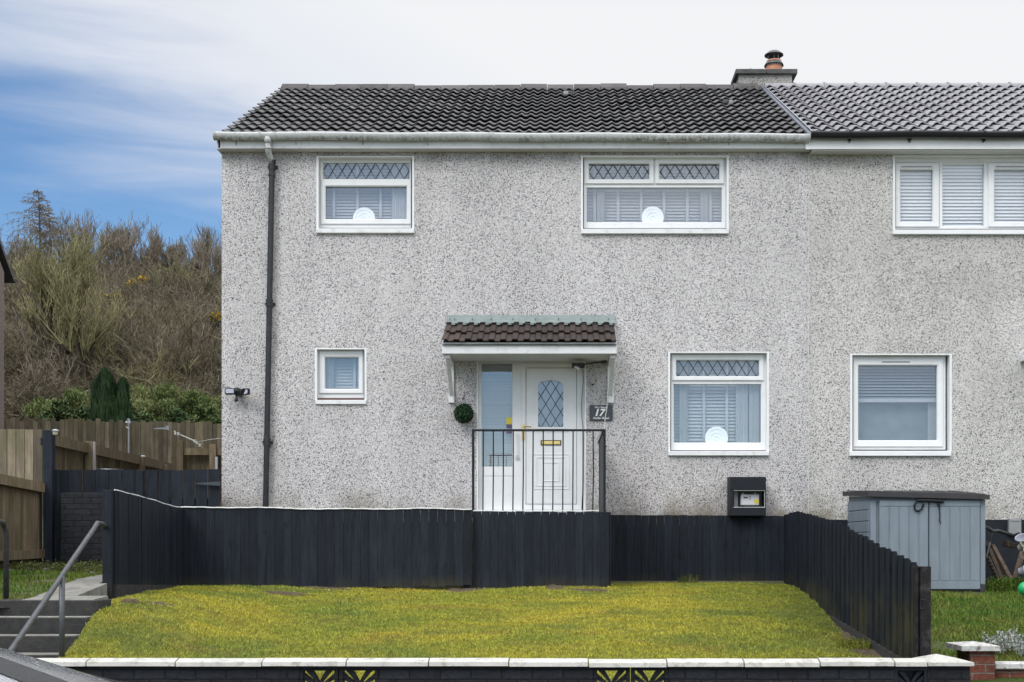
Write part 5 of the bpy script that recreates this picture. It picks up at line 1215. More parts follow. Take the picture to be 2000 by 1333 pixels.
mb.v = [shr(v) for v in mb.v]
mb.build('lid', M['shedlid'], shed)
mb = MB(); mb.bbox(xr-.075, ys0-.005, z0, xr+.003, ys0+.08, z0+.105, .006); mb.bbox(xl, ys0+.02, z0-.02, xr-.01, ys0+dep, z0+.03, .006); mb.build('base', M['shedlid'], shed)
mb = MB(); mb.tube([P(1790, 978, ZSf-.05), P(1815, 978, ZSf-.06), P(1843, 980, ZSf-.05)], .022, 8); mb.tube([P(1791, 979, ZSf-.06), P(1786, 987, ZSf-.06), P(1787, 996, ZSf-.05), P(1793, 999, ZSf-.05), P(1800, 995, ZSf-.05), P(1804, 984, ZSf-.05)], .012, 6)
mb.tube([P(1833, 981, ZSf-.05), P(1834, 990, ZSf-.05)], .016, 6); mb.tube([P(1834, 990, ZSf-.05), P(1836, 1008, ZSf-.05), P(1835, 1018, ZSf-.05), P(1838, 1023, ZSf-.05)], .007, 6); mb.build('handle', M['blackpaint'], shed)
bl_ = MB(); [bl_.bbox(X(px, 16.5), 16.4-D, .98, X(px+45, 16.5), 17.3-D, z0-.005, .01) for px in (1745, 1876)]; tag(bl_.build('block', M['capdark'], origin=(X(1800, 16.5), 16.5-D, 1.0)), 'dark blocks supporting the base of the storage shed', 'block')

# clutter at the right end by the neighbour wall
def plank(p0, p1, w, h, label, mat='plank'):
    mb = MB(); mb.beam(p0, p1, w, h); return tag(mb.build('plank', M[mat], origin=p0), label, 'plank')
for i, (a_, b_, l) in enumerate((((1926, 1062), (1962, 1150), 'long weathered plank leaning nearest the storage shed'), ((1938, 1068), (1976, 1140), 'second weathered plank leaning beside the storage shed'), ((1997, 1080), (1979, 1142), 'short brown plank leaning the other way at the right edge'))):
    plank(P(*a_, 17.5), P(*b_, 16.9), .05, .085, l)
mb = MB()
for k in range(9): q = Vector(P(1928, 1090, 17.0))+(Vector(P(1955, 1146, 16.8))-Vector(P(1928, 1090, 17.0)))*(k/8); mb.bbox(q.x-.012, q.y-.02, q.z-.012, q.x+.012, q.y+.02, q.z+.012, .003)
mb.beam(P(1929, 1088, 17.02), P(1956, 1148, 16.82), .03, .05); tag(mb.build('pallet_batten', M['deadwood'], origin=P(1956, 1148, 16.82)), 'thin notched batten lying along the leaning planks', 'batten')
mb = MB(); mb.tube([P(1925, 1030, 17.5), P(1932, 1033, 17.4), P(1938, 1038, 17.4), P(1950, 1037, 17.45), P(1968, 1043, 17.5), P(1982, 1047, 17.4), P(1990, 1043, 17.3)], .026, 7); mb.tube([P(1939, 1039, 17.4), P(1934, 1060, 17.4), P(1927, 1090, 17.3)], .018, 7)
tag(mb.build('hose', M['pipeblack'], origin=P(1930, 1090, 17.4)), 'black hose looped beside the storage shed by the dark plinth', 'hose')
mb = MB(); mb.pbox(1971, 1013.5, 1995, 1046, 17.92, .07, .004); mb.pbox(1973, 1016, 1993, 1018, 17.912, .01); tag(mb.build('utility_box', M['greybox'], origin=P(1983, 1046, 17.92)), 'plain grey box fixed low on the neighbouring wall', 'utility box')
def flowerpot(px, py, r, Z, mat, label, tilt):
    mb = MB(); mb.lathe([(.6, 0), (.85, .9), (.95, .9), (1.0, .95), (1.0, 1.15), (.9, 1.15), (.85, .95), (.55, .1), (.001, .08)], (0, 0, 0), 18, .5)
    R = Matrix.Rotation(tilt, 3, 'Y') @ Matrix.Rotation(.5, 3, 'X'); c = Vector(P(px, py, Z)); mb.v = [tuple(R @ (Vector(v)*r)+c) for v in mb.v]
    return tag(mb.build('flower_pot', mat, origin=tuple(c), smooth=True), label, 'flower pot')
flowerpot(1990, 1072, .07, 17.0, M['pot'], 'cream flower pot tipped over in the pile at right', .9)
flowerpot(1998, 1062, .09, 17.1, M['potblue'], 'pale lilac flower pot on top of the pile at right', -.4)
flowerpot(2002, 1092, .10, 16.9, M['pot'], 'large pale flower pot low in the pile at right', .5)
flowerpot(1990, 1117, .075, 16.9, M['potblue'], 'small pale flower pot lying on the ground at right', 1.4)
mb = MB()
for k in range(7): mb.bbox(*P(1966+k*3.2, 1054+k*1.0, 17.2)[:2], H(1068+k*.5, 17.2), X(1968.5+k*3.2, 17.2), 17.35-D, H(1056+k*1.2, 17.2), .004)
tag(mb.build('crate', M['deadwood'], origin=P(1970, 1068, 17.2)), 'broken brown slatted crate piled beside the flower pots', 'crate')
mb = MB(); c = P(2002, 1150, 15.8); mb.lathe([(.085*math.sin(a), -.085*math.cos(a)) for a in np.linspace(0.01, math.pi-.01, 14)], c, 20, .5); tag(mb.build('ball', M['green'], origin=(c[0], c[1], c[2]-.085), smooth=True), 'bright green ball on the grass at the right edge', 'ball')
# thin dry weeds by the pile
def weeds(name, n, cx, cZ, rad, h, mat, hf, label, leaf=.02, cat='plant'):
    V = []; Fq = []; tn = []
    for i in range(n):
        a = random.uniform(0, 6.28); r = rad*math.sqrt(random.random()); x = cx+r*math.cos(a); Z = cZ+r*.6*math.sin(a); z = hf(x, Z)
        hh = h*random.uniform(.4, 1); lx, ly = random.gauss(0, .25)*hh, random.gauss(0, .25)*hh; b = len(V); t = random.random()
        V += [(x-.003, Z-D, z), (x+.003, Z-D, z), (x+lx, Z-D+ly, z+hh)]; Fq.append((b, b+1, b+2)); tn += [t]*3
        for k in range(5):
            f = random.uniform(.2, 1); c = Vector((x+lx*f, Z-D+ly*f, z+hh*f)); d = Vector((random.gauss(0, 1), random.gauss(0, 1), random.gauss(0, .5))).normalized()*leaf; e = d.cross(Vector((random.random(), random.random(), 1))).normalized()*leaf*.4
            b = len(V); V += [tuple(c), tuple(c+d*.5+e), tuple(c+d)]; Fq.append((b, b+1, b+2)); tn += [t]*3
    return tag(mesh_obj(name, np.array(V), np.array(Fq), mat, origin=(cx, cZ-D, hf(cx, cZ)), tint=np.array(tn)), label, cat)
weeds('grass_tuft', 900, X(1965, 16.6), 16.6, .35, .20, M['blade2'], nl_h, 'dark green tuft of grass growing at the foot of the leaning planks', .03, 'grass tuft')
weeds('weed', 260, X(1690, 11.6)-.02, 11.9, .16, .12, M['blade'], lawn_h, 'dry weed clump at the foot of the black picket fence', .02, 'weed')
weeds('weed', 220, X(1590, 16.6), 16.9, .2, .2, M['weed'], lawn_h, 'straggly brown weeds in the corner where the black fences meet', .02, 'weed')
weeds('weed', 120, X(1345, 17.4), 17.5, .15, .14, M['weed'], lawn_h, 'small weed beside the black boards below the meter cabinet', .02, 'weed')
weeds('weed', 900, X(100, 15.6), 15.9, .75, .14, M['weed'], side_h, 'low green weeds spreading before the black brick wall', .03, 'weed')
0 and weeds('grass_tuft', 500, -4.35, 11.95, .14, .10, M['blade'], lambda x, Z: 1.0 if Z > 11.9 else .92, 'dry grass tuft hanging over the right edge of the steps', .02, 'grass tuft')
# silver shrub
sh = thing('silver_shrub', 'silvery leaved shrub behind the red brick wall at right', 'shrub', (X(1975, 12.0), 12.0-D, .65))
V = []; Fq = []; tn = []
stems = MB(); leafV = []
for i in range(120):
    a = random.uniform(0, 6.28); r = .34*math.sqrt(random.random()); bx = X(1985, 12.0)+r*math.cos(a); by = 12.0-D+r*.7*math.sin(a); hh = (H(1220, 12)-.60)*random.uniform(.55, 1.0)*(1-.45*(r/.34)**2)
    tip = Vector((bx+.25*r*math.cos(a)+random.gauss(0, .02), by, .60+hh)); b0 = Vector((bx*.9+.1*X(1985, 12), by, .60))
    stems.beam(b0, tip, .005, .005)
    for k in range(34):
        f = random.uniform(.45, 1.0); c = b0+(tip-b0)*f; d = Vector((random.gauss(0, 1), random.gauss(0, 1), random.gauss(.5, .6))).normalized()*.034*(1.25-f*.6); e = d.cross(Vector((random.random(), random.random(), .3))).normalized()*.009
        b = len(leafV); leafV += [tuple(c), tuple(c+d*.5+e), tuple(c+d), tuple(c+d*.5-e)]; tn += [random.random()]*4
mesh_obj('foliage', np.array(leafV), np.arange(len(leafV)).reshape(-1, 4), M['silver'], sh, tint=np.array(tn)); stems.build('stem', M['weed'], sh)
# neighbour porch edge at the right border
cn = MB(); cn.bbox(X(1992, 18), -.5, H(697, 17.5), X(2150, 17.5), -.002, H(686, 17.5), .006); cn.build('canopy', M['fascia'], nh)

# ---------------------------------------------------------------- left rear garden
def xz(px, Z): return (X(px, Z), Z-D)
bf = thing('fence', 'long weathered brown rear fence at the foot of the wooded slope', 'fence', (X(220, 27), 27-D, 2.4))
mb = MB(); board_row(mb, xz(-120, 27), xz(520, 27), .095, 2.2, 2.2, H(813, 27), H(830, 27), jz=.018, jy=.006, gap=.006, side=1); mb.build('boards', M['woodold'], bf)
mb = MB(); mb.box(X(-120, 27), 27-D+.02, 3.9, X(520, 27), 27-D+.06, 4.0); mb.build('rail', M['wood'], bf)
bf = thing('fence', 'brown fence with level top rail running back from the tall black post', 'fence', (-7.3, 18.6-D, 1.5))
mb = MB(); board_row(mb, (-7.36, 18.4-D), (-7.36, 24.6-D), .10, 1.45, 2.1, 3.24, 3.2, gap=.006, jz=.01, side=-1); mb.build('boards', M['wood'], bf)
mb = MB(); mb.beam((-7.27, 18.4-D, 3.22), (-7.27, 24.6-D, 3.20), .07, .15); mb.build('rail', M['wood'], bf)
for px in (172, 272, 318):
    Z = 7.25*F/(CX-px); mb = MB(); mb.bbox(-7.30, Z-D, 1.4, -7.18, Z-D+.1, H({172: 862, 272: 893, 318: 908}[px], Z), .006); mb.build('post', M['wood'], bf)
mb = MB(); mb.pbox(178.5, 863, 185, 930, 19.8, .06); tag(mb.build('clothes_post', plain('pale_pole', (.34, .31, .30), .7, .1, 8), origin=P(181, 930, 19.8)), 'pale grey wooden pole standing beside the sloping brown fence', 'pole')
bf = thing('fence', 'low brown fence section with two square posts next to the house corner', 'fence', (X(385, 22), 22-D, 1.9))
mb = MB(); board_row(mb, xz(352, 22.1), xz(440, 22.1), .085, 1.7, 1.7, H(873, 22), H(878, 22), gap=.006, jz=.005, side=1); board_row(mb, xz(338, 22.2), xz(352, 22.2), .085, 1.7, 1.7, H(870, 22), H(872, 22), side=1); mb.build('boards', M['wood'], bf)
mb = MB(); mb.box(X(352, 21.95), 21.95-D, H(889, 21.95), X(436, 21.95), 22.03-D, H(876, 21.95)); mb.build('rail', M['wood'], bf)
for a_ in (344.5, 408.5): mb = MB(); mb.pbox(a_, 861 if a_ < 400 else 868, a_+13, 960, 21.9, .12, .006); mb.build('post', M['wood'], bf)
mb = MB(); mb.pbox(420, 893, 425, 920, 21.8, .03, .004); tag(mb.build('bracket_plate', M['galv'], origin=P(422, 920, 21.8)), 'small pale metal strip on the fence at the house corner', 'bracket')
# near left side fence
bf = thing('fence', 'dark brown fence with thick rails at the left edge of the picture', 'fence', (-6.83, 16-D, 1.4))
mb = MB(); board_row(mb, (-6.86, 11.0-D), (-6.86, 17.0-D), .10, 1.2, 1.42, 2.60, 2.52, gap=.005, jz=.008, side=-1); mb.build('boards', M['wood'], bf)
mb = MB(); mb.beam((-6.79, 11.0-D, 2.63), (-6.79, 17.0-D, 2.455), .06, .125); mb.beam((-6.79, 11.0-D, 1.45), (-6.79, 17.0-D, 1.59), .06, .11); mb.build('rail', M['wood'], bf)
bf = thing('fence', 'pale brown boarded fence left of the tall black post', 'fence', (X(40, 17.3), 17.3-D, 1.4))
mb = MB(); board_row(mb, xz(-160, 17.3), xz(83, 17.3), .118, 1.4, 1.4, H(838.5, 17.3), H(838.5, 17.3), gap=.010, jz=.006, jy=.004, side=1); mb.build('boards', M['woodold'], bf)
mb = MB(); mb.pbox(-160, 905, 84, 918, 17.32, .05); mb.build('rail', M['wood'], bf)
ps = thing('fence_post', 'tall black square post at the junction of the brown fences', 'post', (X(95, 16.9), 16.9-D, 1.4))
mb = MB(); mb.bbox(X(84, 16.9), 16.9-D, 1.35, X(101.5, 16.9), 16.9-D+.12, H(840, 16.9), .004); mb.build('post', M['bwood'], ps)
mb = MB(); mb.beam((X(112, 17.0), 17.0-D, 1.38), (X(108, 17.0), 17.0-D, H(918, 17.0)), .03, .11); mb.pbox(79, 855, 84, 870, 16.95, .05); mb.build('side_board', M['bwood'], ps)
def solar(px, py, Z, label):
    r = thing('solar_light', label, 'garden light', P(px, py+4, Z)); mb = MB(); c = P(px, py, Z)
    mb.lathe([(.001, .03), (.03, .025), (.048, .01), (.045, 0), (.001, .0)], c, 14, .5); mb.build('cap', M['galv'], r)
    mb = MB(); mb.lathe([(.038, 0), (.03, -.045), (.001, -.05)], c, 12, .5); mb.build('lamp', plain('lens_cream', (.42, .39, .26), .4, .05), r)
solar(108, 843, 16.85, 'small cream solar light on top of the tall black post')
solar(279, 893, 22.3, 'small cream solar light on the far brown fence post')
# black gate
gt_ = thing('gate', 'black boarded side gate and fence joining the left corner of the house', 'gate', (X(270, 17.6), 17.6-D, 1.4))
mb = MB(); board_row(mb, xz(108, 17.62), xz(264, 17.62), .172, 1.4, 1.4, H(918, 17.6), H(918, 17.6), gap=.014, jz=.008, jy=.01, side=1); mb.build('boards', M['bwood'], gt_)
mb = MB(); board_row(mb, xz(284, 17.6), xz(429.5, 17.6), .172, 1.5, 1.5, H(918, 17.6), H(917, 17.6), gap=.014, jz=.006, jy=.008, side=1); mb.build('gate_leaf', M['bwood'], gt_)
mb = MB(); mb.bbox(X(264.5, 17.55), 17.55-D, 1.4, X(278.5, 17.55), 17.55-D+.1, H(918.5, 17.55), .004); mb.build('post', M['bwood'], gt_)
mb = MB(); mb.box(X(108, 17.7), 17.66-D, 2.25, X(429, 17.7), 17.7-D, 2.35); mb.build('rail', M['bwood'], gt_)
mb = MB(); mb.prism([(X(382, 17.5), H(945.5, 17.5)), (X(382, 17.5), H(943.5, 17.5)), (X(420, 17.5), H(941, 17.5)), (X(428, 17.5), H(941, 17.5)), (X(428, 17.5), H(948.5, 17.5)), (X(420, 17.5), H(948.5, 17.5))], 'y', 17.545-D, 17.56-D); mb.build('hinge', plain('hinge_blue_black', (.045, .055, .07), .4), gt_)
bw = MB(); bw.bbox(X(118, 16.8), 16.8-D, 1.2, X(262, 16.8), 16.8-D+.22, H(963, 16.8), .006)
tag(bw.build('brick_wall', M['bbrick'], origin=(X(160, 16.8), 16.8-D, 1.3)), 'short black painted brick wall below the side gate', 'wall')
# rubble edge
rb = MB()
for i in range(26):
    px = random.uniform(0, 190); Z = random.uniform(15.3, 16.3); s = random.uniform(.03, .09); x = X(px, Z); z = side_h(x, Z); rb.lathe([(.001, s*.7), (s*.7, s*.5), (s, 0), (s*.9, -s*.3)], (x, Z-D, z), 7)
rb.bbox(X(-40, 15.6), 15.6-D, 1.2, X(205, 15.6), 15.6-D+.16, H(1124, 15.6)+.0, .02)
tag(rb.build('rubble', M['capdark'], origin=(X(100, 15.8), 15.8-D, 1.3)), 'broken stones and a low kerb before the black brick wall', 'rubble', kind='stuff')
# clothes line, pole, hinge, table sliver
wp = thing('washing_line_pole', 'slim grey washing pole standing before the rear fence', 'pole', P(251, 925, 24))
mb = MB(); mb.tube([P(251, 935, 24), P(251, 828, 24)], .018, 8); mb.build('pole', M['galv'], wp)
mb = MB(); mb.tube([P(246, 826, 24), P(255, 826, 24)], .03, 8); mb.tube([P(251, 818, 24), P(251, 830, 24)], .03, 8); mb.tube([P(246, 834, 23.98), P(251, 838, 23.98)], .014, 6); mb.build('head', M['galv'], wp)
mb = MB(); mb.prism([(X(300, 26.8), H(838.3, 26.8)), (X(301, 26.8), H(836.5, 26.8)), (X(324, 26.8), H(834.8, 26.8)), (X(324, 26.8), H(832, 26.8)), (X(330, 26.8), H(832, 26.8)), (X(330, 26.8), H(841, 26.8)), (X(324, 26.8), H(839, 26.8))], 'y', 26.8-D, 26.83-D)
tag(mb.build('tee_hinge', M['galv'], origin=P(315, 841, 26.8)), 'pale metal tee hinge on the rear brown fence', 'hinge')
cl_ = thing('washing_line', 'pale washing line with pegs slung towards the house corner', 'washing line', P(385, 880, 22.5))
mb = MB(); mb.tube([P(340, 842, 22.5), P(345, 847, 22.5), P(360, 853, 22.5), P(376, 860, 22.5), P(392, 870, 22.5)], .012, 5); mb.tube([P(390, 863, 22.4), P(410, 859, 22.0), P(431, 856.5, 21.8)], .006, 5); mb.build('line', M['rope'], cl_)
for (px, py) in ((342, 846), (348, 847), (380, 861), (384, 864), (390, 869), (275, 888)):
    if px < 300: continue
    mb = MB(); mb.bbox(*P(px-2, py-2, 22.45)[:2], H(py+4, 22.45), X(px+2, 22.45), 22.5-D, H(py-2, 22.45), .004); mb.build('peg', M['rope'], cl_)
tbm = thing('garden_table', 'dark round garden table top just showing above the black fence', 'table', P(205, 1000, 20.5))
c = (X(205, 20.5), 20.5-D, H(919.5, 20.5)); mb = MB(); mb.lathe([(.001, .015), (.25, .014), (.275, .003), (.27, -.02), (.001, -.02)], c, 30); mb.build('table_top', M['bin'], tbm)
mb = MB(); mb.lathe([(.262, .016), (.282, .016), (.284, .0), (.262, .0)], c, 30); mb.build('rim', M['galv'], tbm); mb = MB(); mb.tube([(c[0], c[1], c[2]), (c[0], c[1], 1.5)], .03, 10); mb.build('leg', M['bin'], tbm)

# building at the left edge
nb = thing('house', 'brown roughcast house gable just showing at the left edge', 'house', (-14, 21-D, 1.3))
xa = -10.8; mb = MB(); ze = H(548, 25.3); za = ze+.1
mb.add([(xa, 16-D, 1.0), (xa, 25-D, 1.0), (xa, 25-D, za), (xa, 20.5-D, za+4.2), (xa, 16-D, za)], [(0, 1, 2, 3, 4)])
mb.add([(xa, 25-D, 1.0), (-20, 25-D, 1.0), (-20, 25-D, za), (xa, 25-D, za)], [(0, 1, 2, 3)]); mb.add([(xa, 16-D, 1.0), (-20, 16-D, 1.0), (-20, 16-D, za), (xa, 16-D, za)], [(0, 1, 2, 3)])
mb.build('wall', M['harl3'], nb, recalc=False)
mb = MB(); mb.prism([(25.35-D, ze-.02), (20.5-D, ze+4.55), (15.6-D, ze-.02), (15.6-D, ze+.08), (20.5-D, ze+4.64), (25.35-D, ze+.08)], 'x', -20, xa+.05); mb.build('roof', M['tile'], nb)
mb = MB(); mb.tube([(-20, 25.42-D, ze+.02), (xa+.05, 25.42-D, ze+.02)], .05, 10); mb.build('gutter', M['pipeblack'], nb)

# ---------------------------------------------------------------- hillside: scrub, bare trees, shrubs
def prisms(segs, sides=3):
    """segs: array (n,8): p0,p1,r0,r1 -> verts, faces"""
    S = np.array(segs, dtype=np.float32); n = len(S); p0, p1, r0, r1 = S[:, :3], S[:, 3:6], S[:, 6:7], S[:, 7:8]
    d = p1-p0; d /= (np.linalg.norm(d, axis=1)[:, None]+1e-9); ref = np.where(np.abs(d[:, 2:3]) > .9, np.array([[1, 0, 0]]), np.array([[0, 0, 1]])); u = np.cross(d, ref); u /= (np.linalg.norm(u, axis=1)[:, None]+1e-9); w = np.cross(d, u)
    V = []
    for (p, r) in ((p0, r0), (p1, r1)):
        for k in range(sides):
            a = 2*math.pi*k/sides; V.append(p+(u*math.cos(a)+w*math.sin(a))*r)
    V = np.stack(V, 1).reshape(-1, 3); b = np.arange(n)[:, None]*(2*sides)
    Fq = np.concatenate([np.concatenate([b+k, b+(k+1) % sides, b+sides+(k+1) % sides, b+sides+k], 1) for k in range(sides)], 0)
    return V, Fq
def tree_segs(h, spread, levels, nb, up=.35, twist=.35, r0=.12, rmin=.010, droop=0.0, first=.25, rnd=random):
    """recursive limbs; returns thick and thin segment lists around the origin"""
    thick, thin = [], []
    def grow(p, d, L, r, lev):
        n = 3 if lev > 1 else 4; q = p; dd = d.copy(); kids = []
        for i in range(n):
            dd = (dd+Vector((rnd.gauss(0, twist), rnd.gauss(0, twist), rnd.gauss(0, twist*.5)+up*.25-droop*.3))*(.45)).normalized()
            q2 = q+dd*L/n; ra = r*(1-.5*i/n); rb_ = r*(1-.5*(i+1)/n)
            (thick if lev == 0 or ra > .035 else thin).append((*q, *q2, max(ra, rmin), max(rb_, rmin*.8)))
            if i >= (1 if lev == 0 else 0): kids.append((q2, dd.copy(), rb_))
            q = q2
        if lev >= levels: return
        m = nb[lev]
        for j in range(m):
            kp, kd, kr = kids[rnd.randrange(len(kids))] if j >= len(kids) else kids[j]
            az = rnd.uniform(0, 6.28); side = Vector((math.cos(az), math.sin(az), 0)); nd = (kd*(.75)+side*spread*rnd.uniform(.6, 1.3)+Vector((0, 0, up*rnd.uniform(.3, 1.0)-droop))).normalized()
            grow(kp, nd, L*rnd.uniform(.5, .8), max(kr*.68, rmin), lev+1)
    grow(Vector((0, 0, 0)), Vector((rnd.gauss(0, .06), rnd.gauss(0, .06), 1)).normalized(), h*first*1.6, r0, 0)
    return thick, thin
def mk_tree(name, segs, matT, matC, scale_h, label, loc, group=None, cat='tree', xs=1.0):
    thick, thin = segs; allz = max(max(s[2], s[5]) for s in thin+thick); k = scale_h/allz
    root = thing(name, label, cat, loc, group); o = np.array(loc, dtype=np.float32)
    for (nm, sg, mt_) in (('trunk', thick, matT), ('crown', thin, matC)):
        if not sg: continue
        S = np.array(sg, dtype=np.float32); S[:, [0, 1, 3, 4]] *= k*xs; S[:, [2, 5]] *= k; S[:, :3] += o; S[:, 3:6] += o
        V, Fq = prisms(S); mesh_obj(nm, V, Fq, mt_, root, tint=np.repeat(rng.uniform(0, 1, len(S)), 6))
    return root
def gpos(px, Z, dz=-.2): x = X(px, Z); return (x, Z-D, ground_h(x, Z)+dz)
def hgt(px, py, Z): return H(py, Z)-gpos(px, Z)[2]
# mossy forked tree
rs = random.Random(11)
T = tree_segs(5, .7, 5, [6, 6, 5, 5, 4], up=.45, twist=.32, r0=.34, rmin=.0075, rnd=rs)
mk_tree('mossy_tree', T, M['bark'], M['twiggreen'], hgt(110, 425, 42), 'large bare forked tree covered in pale green moss on the slope', gpos(108, 42), xs=.82)
T = tree_segs(5, .6, 5, [5, 5, 5, 4, 3], up=.55, twist=.32, r0=.16, rmin=.007, rnd=rs)
mk_tree('mossy_tree', T, M['bark'], M['twiggreen'], hgt(190, 500, 41), 'smaller greenish bare tree right of the large mossy tree', gpos(195, 41), xs=1.0)
# larch: straight stem with drooping side branches
def larch(h, n, rs, lean):
    thick, thin = [], []; pts = [Vector((lean*f*f*h+.02*math.sin(f*9), 0, f*h)) for f in np.linspace(0, 1, 14)]
    for i in range(13): thick.append((*pts[i], *pts[i+1], .10*(1-i/13)+.014, .10*(1-(i+1)/13)+.012))
    for i in range(n):
        f = rs.random()**.8*.83+.16; q = pts[int(f*12.99)]+(pts[min(int(f*12.99)+1, 13)]-pts[int(f*12.99)])*((f*12.99) % 1); a = rs.uniform(0, 6.28); L = ((1-f)*h*.50+.22)*rs.uniform(.4, 1.3)*(1.25 if math.cos(a) < 0 else .8); up = rs.uniform(-.1, .5); d = Vector((math.cos(a), math.sin(a)*.6, up)); prev = q
        for k in range(6):
            d2 = (d+Vector((rs.gauss(0, .12), 0, .30-.17*k+rs.gauss(0, .1)))).normalized(); nx = prev+d2*L/6; thin.append((*prev, *nx, .014-.0012*k, .012-.0012*k))
            for m in range(3):
                e = Vector((d2.x*.5+rs.gauss(0, .4), rs.gauss(0, .3), -rs.uniform(.2, 1.1))).normalized()*L*rs.uniform(.08, .22); thin.append((*nx, *(nx+e), .009, .006))
            prev = nx
    return thick, thin
mk_tree('larch', larch(6, 170, rs, -.04), M['bark'], M['twigred'], hgt(72, 368, 60), 'tall bare larch with drooping branches against the sky at far left', gpos(82, 60))
mk_tree('larch', larch(6, 120, rs, -.06), M['bark'], M['twigred'], hgt(90, 392, 62), 'slightly shorter bare larch just right of the tallest one', gpos(103, 62))
# skyline trees: vase shaped crowns of upright twigs
vases = [tree_segs(5, .58, 5, [6, 5, 4, 3, 3], up=.75, twist=.26, r0=.14, rmin=.009, rnd=rs) for _ in range(4)]
sky_trees = [(28, 450, 58), (135, 412, 60), (160, 425, 63), (185, 440, 58), (208, 450, 66), (232, 436, 61), (262, 430, 64), (285, 440, 60), (305, 452, 66), (328, 468, 62), (345, 480, 68), (372, 462, 60), (392, 446, 62), (415, 448, 59), (440, 440, 63), (475, 450, 66), (-20, 440, 62), (-70, 430, 60), (520, 440, 64), (560, 450, 60), (600, 445, 64)]
lab = {135: 'bare tree topping the skyline right of the larches', 262: 'tallest bare tree in the middle of the wooded skyline', 392: 'bare vase-shaped tree on the skyline beside the house wall'}
for i, (px, py, Z) in enumerate(sky_trees):
    py -= 14
    mk_tree('bare_tree', vases[i % 4] if i % 2 else tree_segs(5, .60, 5, [5, 5, 4, 3, 3], up=.75, twist=.26, r0=.13, rmin=.009, rnd=rs), M['bark'], M['twigred'] if i % 3 else M['twig'], hgt(px, py, Z),
            lab.get(px, 'leafless brown tree in the row along the wooded skyline'), gpos(px, Z), None if px in lab else 'leafless trees on the skyline')
# bare shrubs on the slope, dense thickets
def bush_segs(n, h, rs, wide=1.0):
    S = []
    for i in range(n):
        a = rs.uniform(0, 6.28); lean = rs.uniform(.1, 1.1)*wide; d = Vector((math.cos(a)*lean, math.sin(a)*lean, 1)).normalized(); p = Vector((rs.gauss(0, .3), rs.gauss(0, .3), 0)); L = h*rs.uniform(.6, 1.1); r = .018
        for k in range(4):
            d = (d+Vector((rs.gauss(0, .22), rs.gauss(0, .22), rs.gauss(-.04, .16)))).normalized(); q = p+d*L/4; S.append((*p, *q, r, r*.8)); r *= .8
            for m in range(4):
                e = (d+Vector((rs.gauss(0, .6), rs.gauss(0, .6), rs.gauss(.1, .45)))).normalized()*L*rs.uniform(.12, .35); q2 = p+(q-p)*rs.random(); S.append((*q2, *(q2+e), .009, .006))
                for _ in range(2):
                    g = (e.normalized()+Vector((rs.gauss(0, .6), rs.gauss(0, .6), rs.gauss(0, .5)))).normalized()*L*.12; q3 = q2+e*rs.random(); S.append((*q3, *(q3+g), .007, .005))
            p = q
    return S
bmeshes = []
for k in range(6):
    S = bush_segs(46, 2.2, rs, .9 if k % 2 else 1.4); V, Fq = prisms(S); bmeshes.append((V, Fq, np.repeat(rng.uniform(0, 1, len(S)), 6)))
protos = []
for k, mt_ in enumerate((M['twig'], M['scrub'], M['twigred'], M['twig'], M['twiggreen'], M['scrub'])):
    V, Fq, tn = bmeshes[k]; o = mesh_obj('bare_shrub', V, Fq, mt_, tint=tn); protos.append(o)
first = [True]*6
spots = []
for i in range(170):
    Z = 38.5+19*rs.random()**.9; px = rs.uniform(-60, 470); spots.append((px, Z))
spots += [(rs.uniform(470, 640), 39+17*rs.random()) for _ in range(36)]
for i, (px, Z) in enumerate(spots):
    k = rs.randrange(6); o = protos[k] if first[k] else protos[k].copy()
    if not first[k]: COL.objects.link(o)
    first[k] = False; x, y, z = gpos(px, Z, -.1); o.location = (x, y, z); s = rs.uniform(.7, 1.25); o.scale = (s, s, s*rs.uniform(.75, 1.1)); o.rotation_euler = (0, 0, rs.uniform(0, 6.28))
    tag(o, 'leafless tangled brown shrub in the thicket on the wooded slope', 'shrub', 'bare shrubs of the hillside thicket')
# twiggy undergrowth nobody could count
S = []
for i in range(34000):
    Z = 37.5+33*rs.random(); px = rs.uniform(-80, 660); x, y, z = gpos(px, Z, 0); z += rs.uniform(0, 1.1 if Z < 56 else .5); L = rs.uniform(.25, .9)
    d = Vector((rs.gauss(0, 1), rs.gauss(0, .7), rs.gauss(.35, .6))).normalized()*L; S.append((x, y, z, x+d.x, y+d.y, z+d.z, .013, .006))
V, Fq = prisms(S); tag(mesh_obj('undergrowth', V, Fq, M['scrub'], tint=np.repeat(rng.uniform(0, 1, len(S)), 6)), 'tangled brown brambles and twigs covering the hillside', 'undergrowth', kind='stuff')
# pale arching stems
S = []
for i in range(60):
    Z = rs.uniform(38, 46); px = rs.uniform(-20, 430); x, y, z = gpos(px, Z, .4); a = rs.choice((-1, 1)); p = Vector((x, y, z)); d = Vector((a*.5, 0, 1)).normalized()
    for k in range(9): d = (d+Vector((a*.16+rs.gauss(0, .1), 0, -.2+rs.gauss(0, .08)))).normalized(); q = p+d*.26; S.append((*p, *q, .016, .014)); p = q
V, Fq = prisms(S); tag(mesh_obj('bramble_stems', V, Fq, M['twigpale'], tint=np.repeat(rng.uniform(0, 1, len(S)), 6)), 'pale arching bramble stems among the brown scrub', 'brambles', kind='stuff')
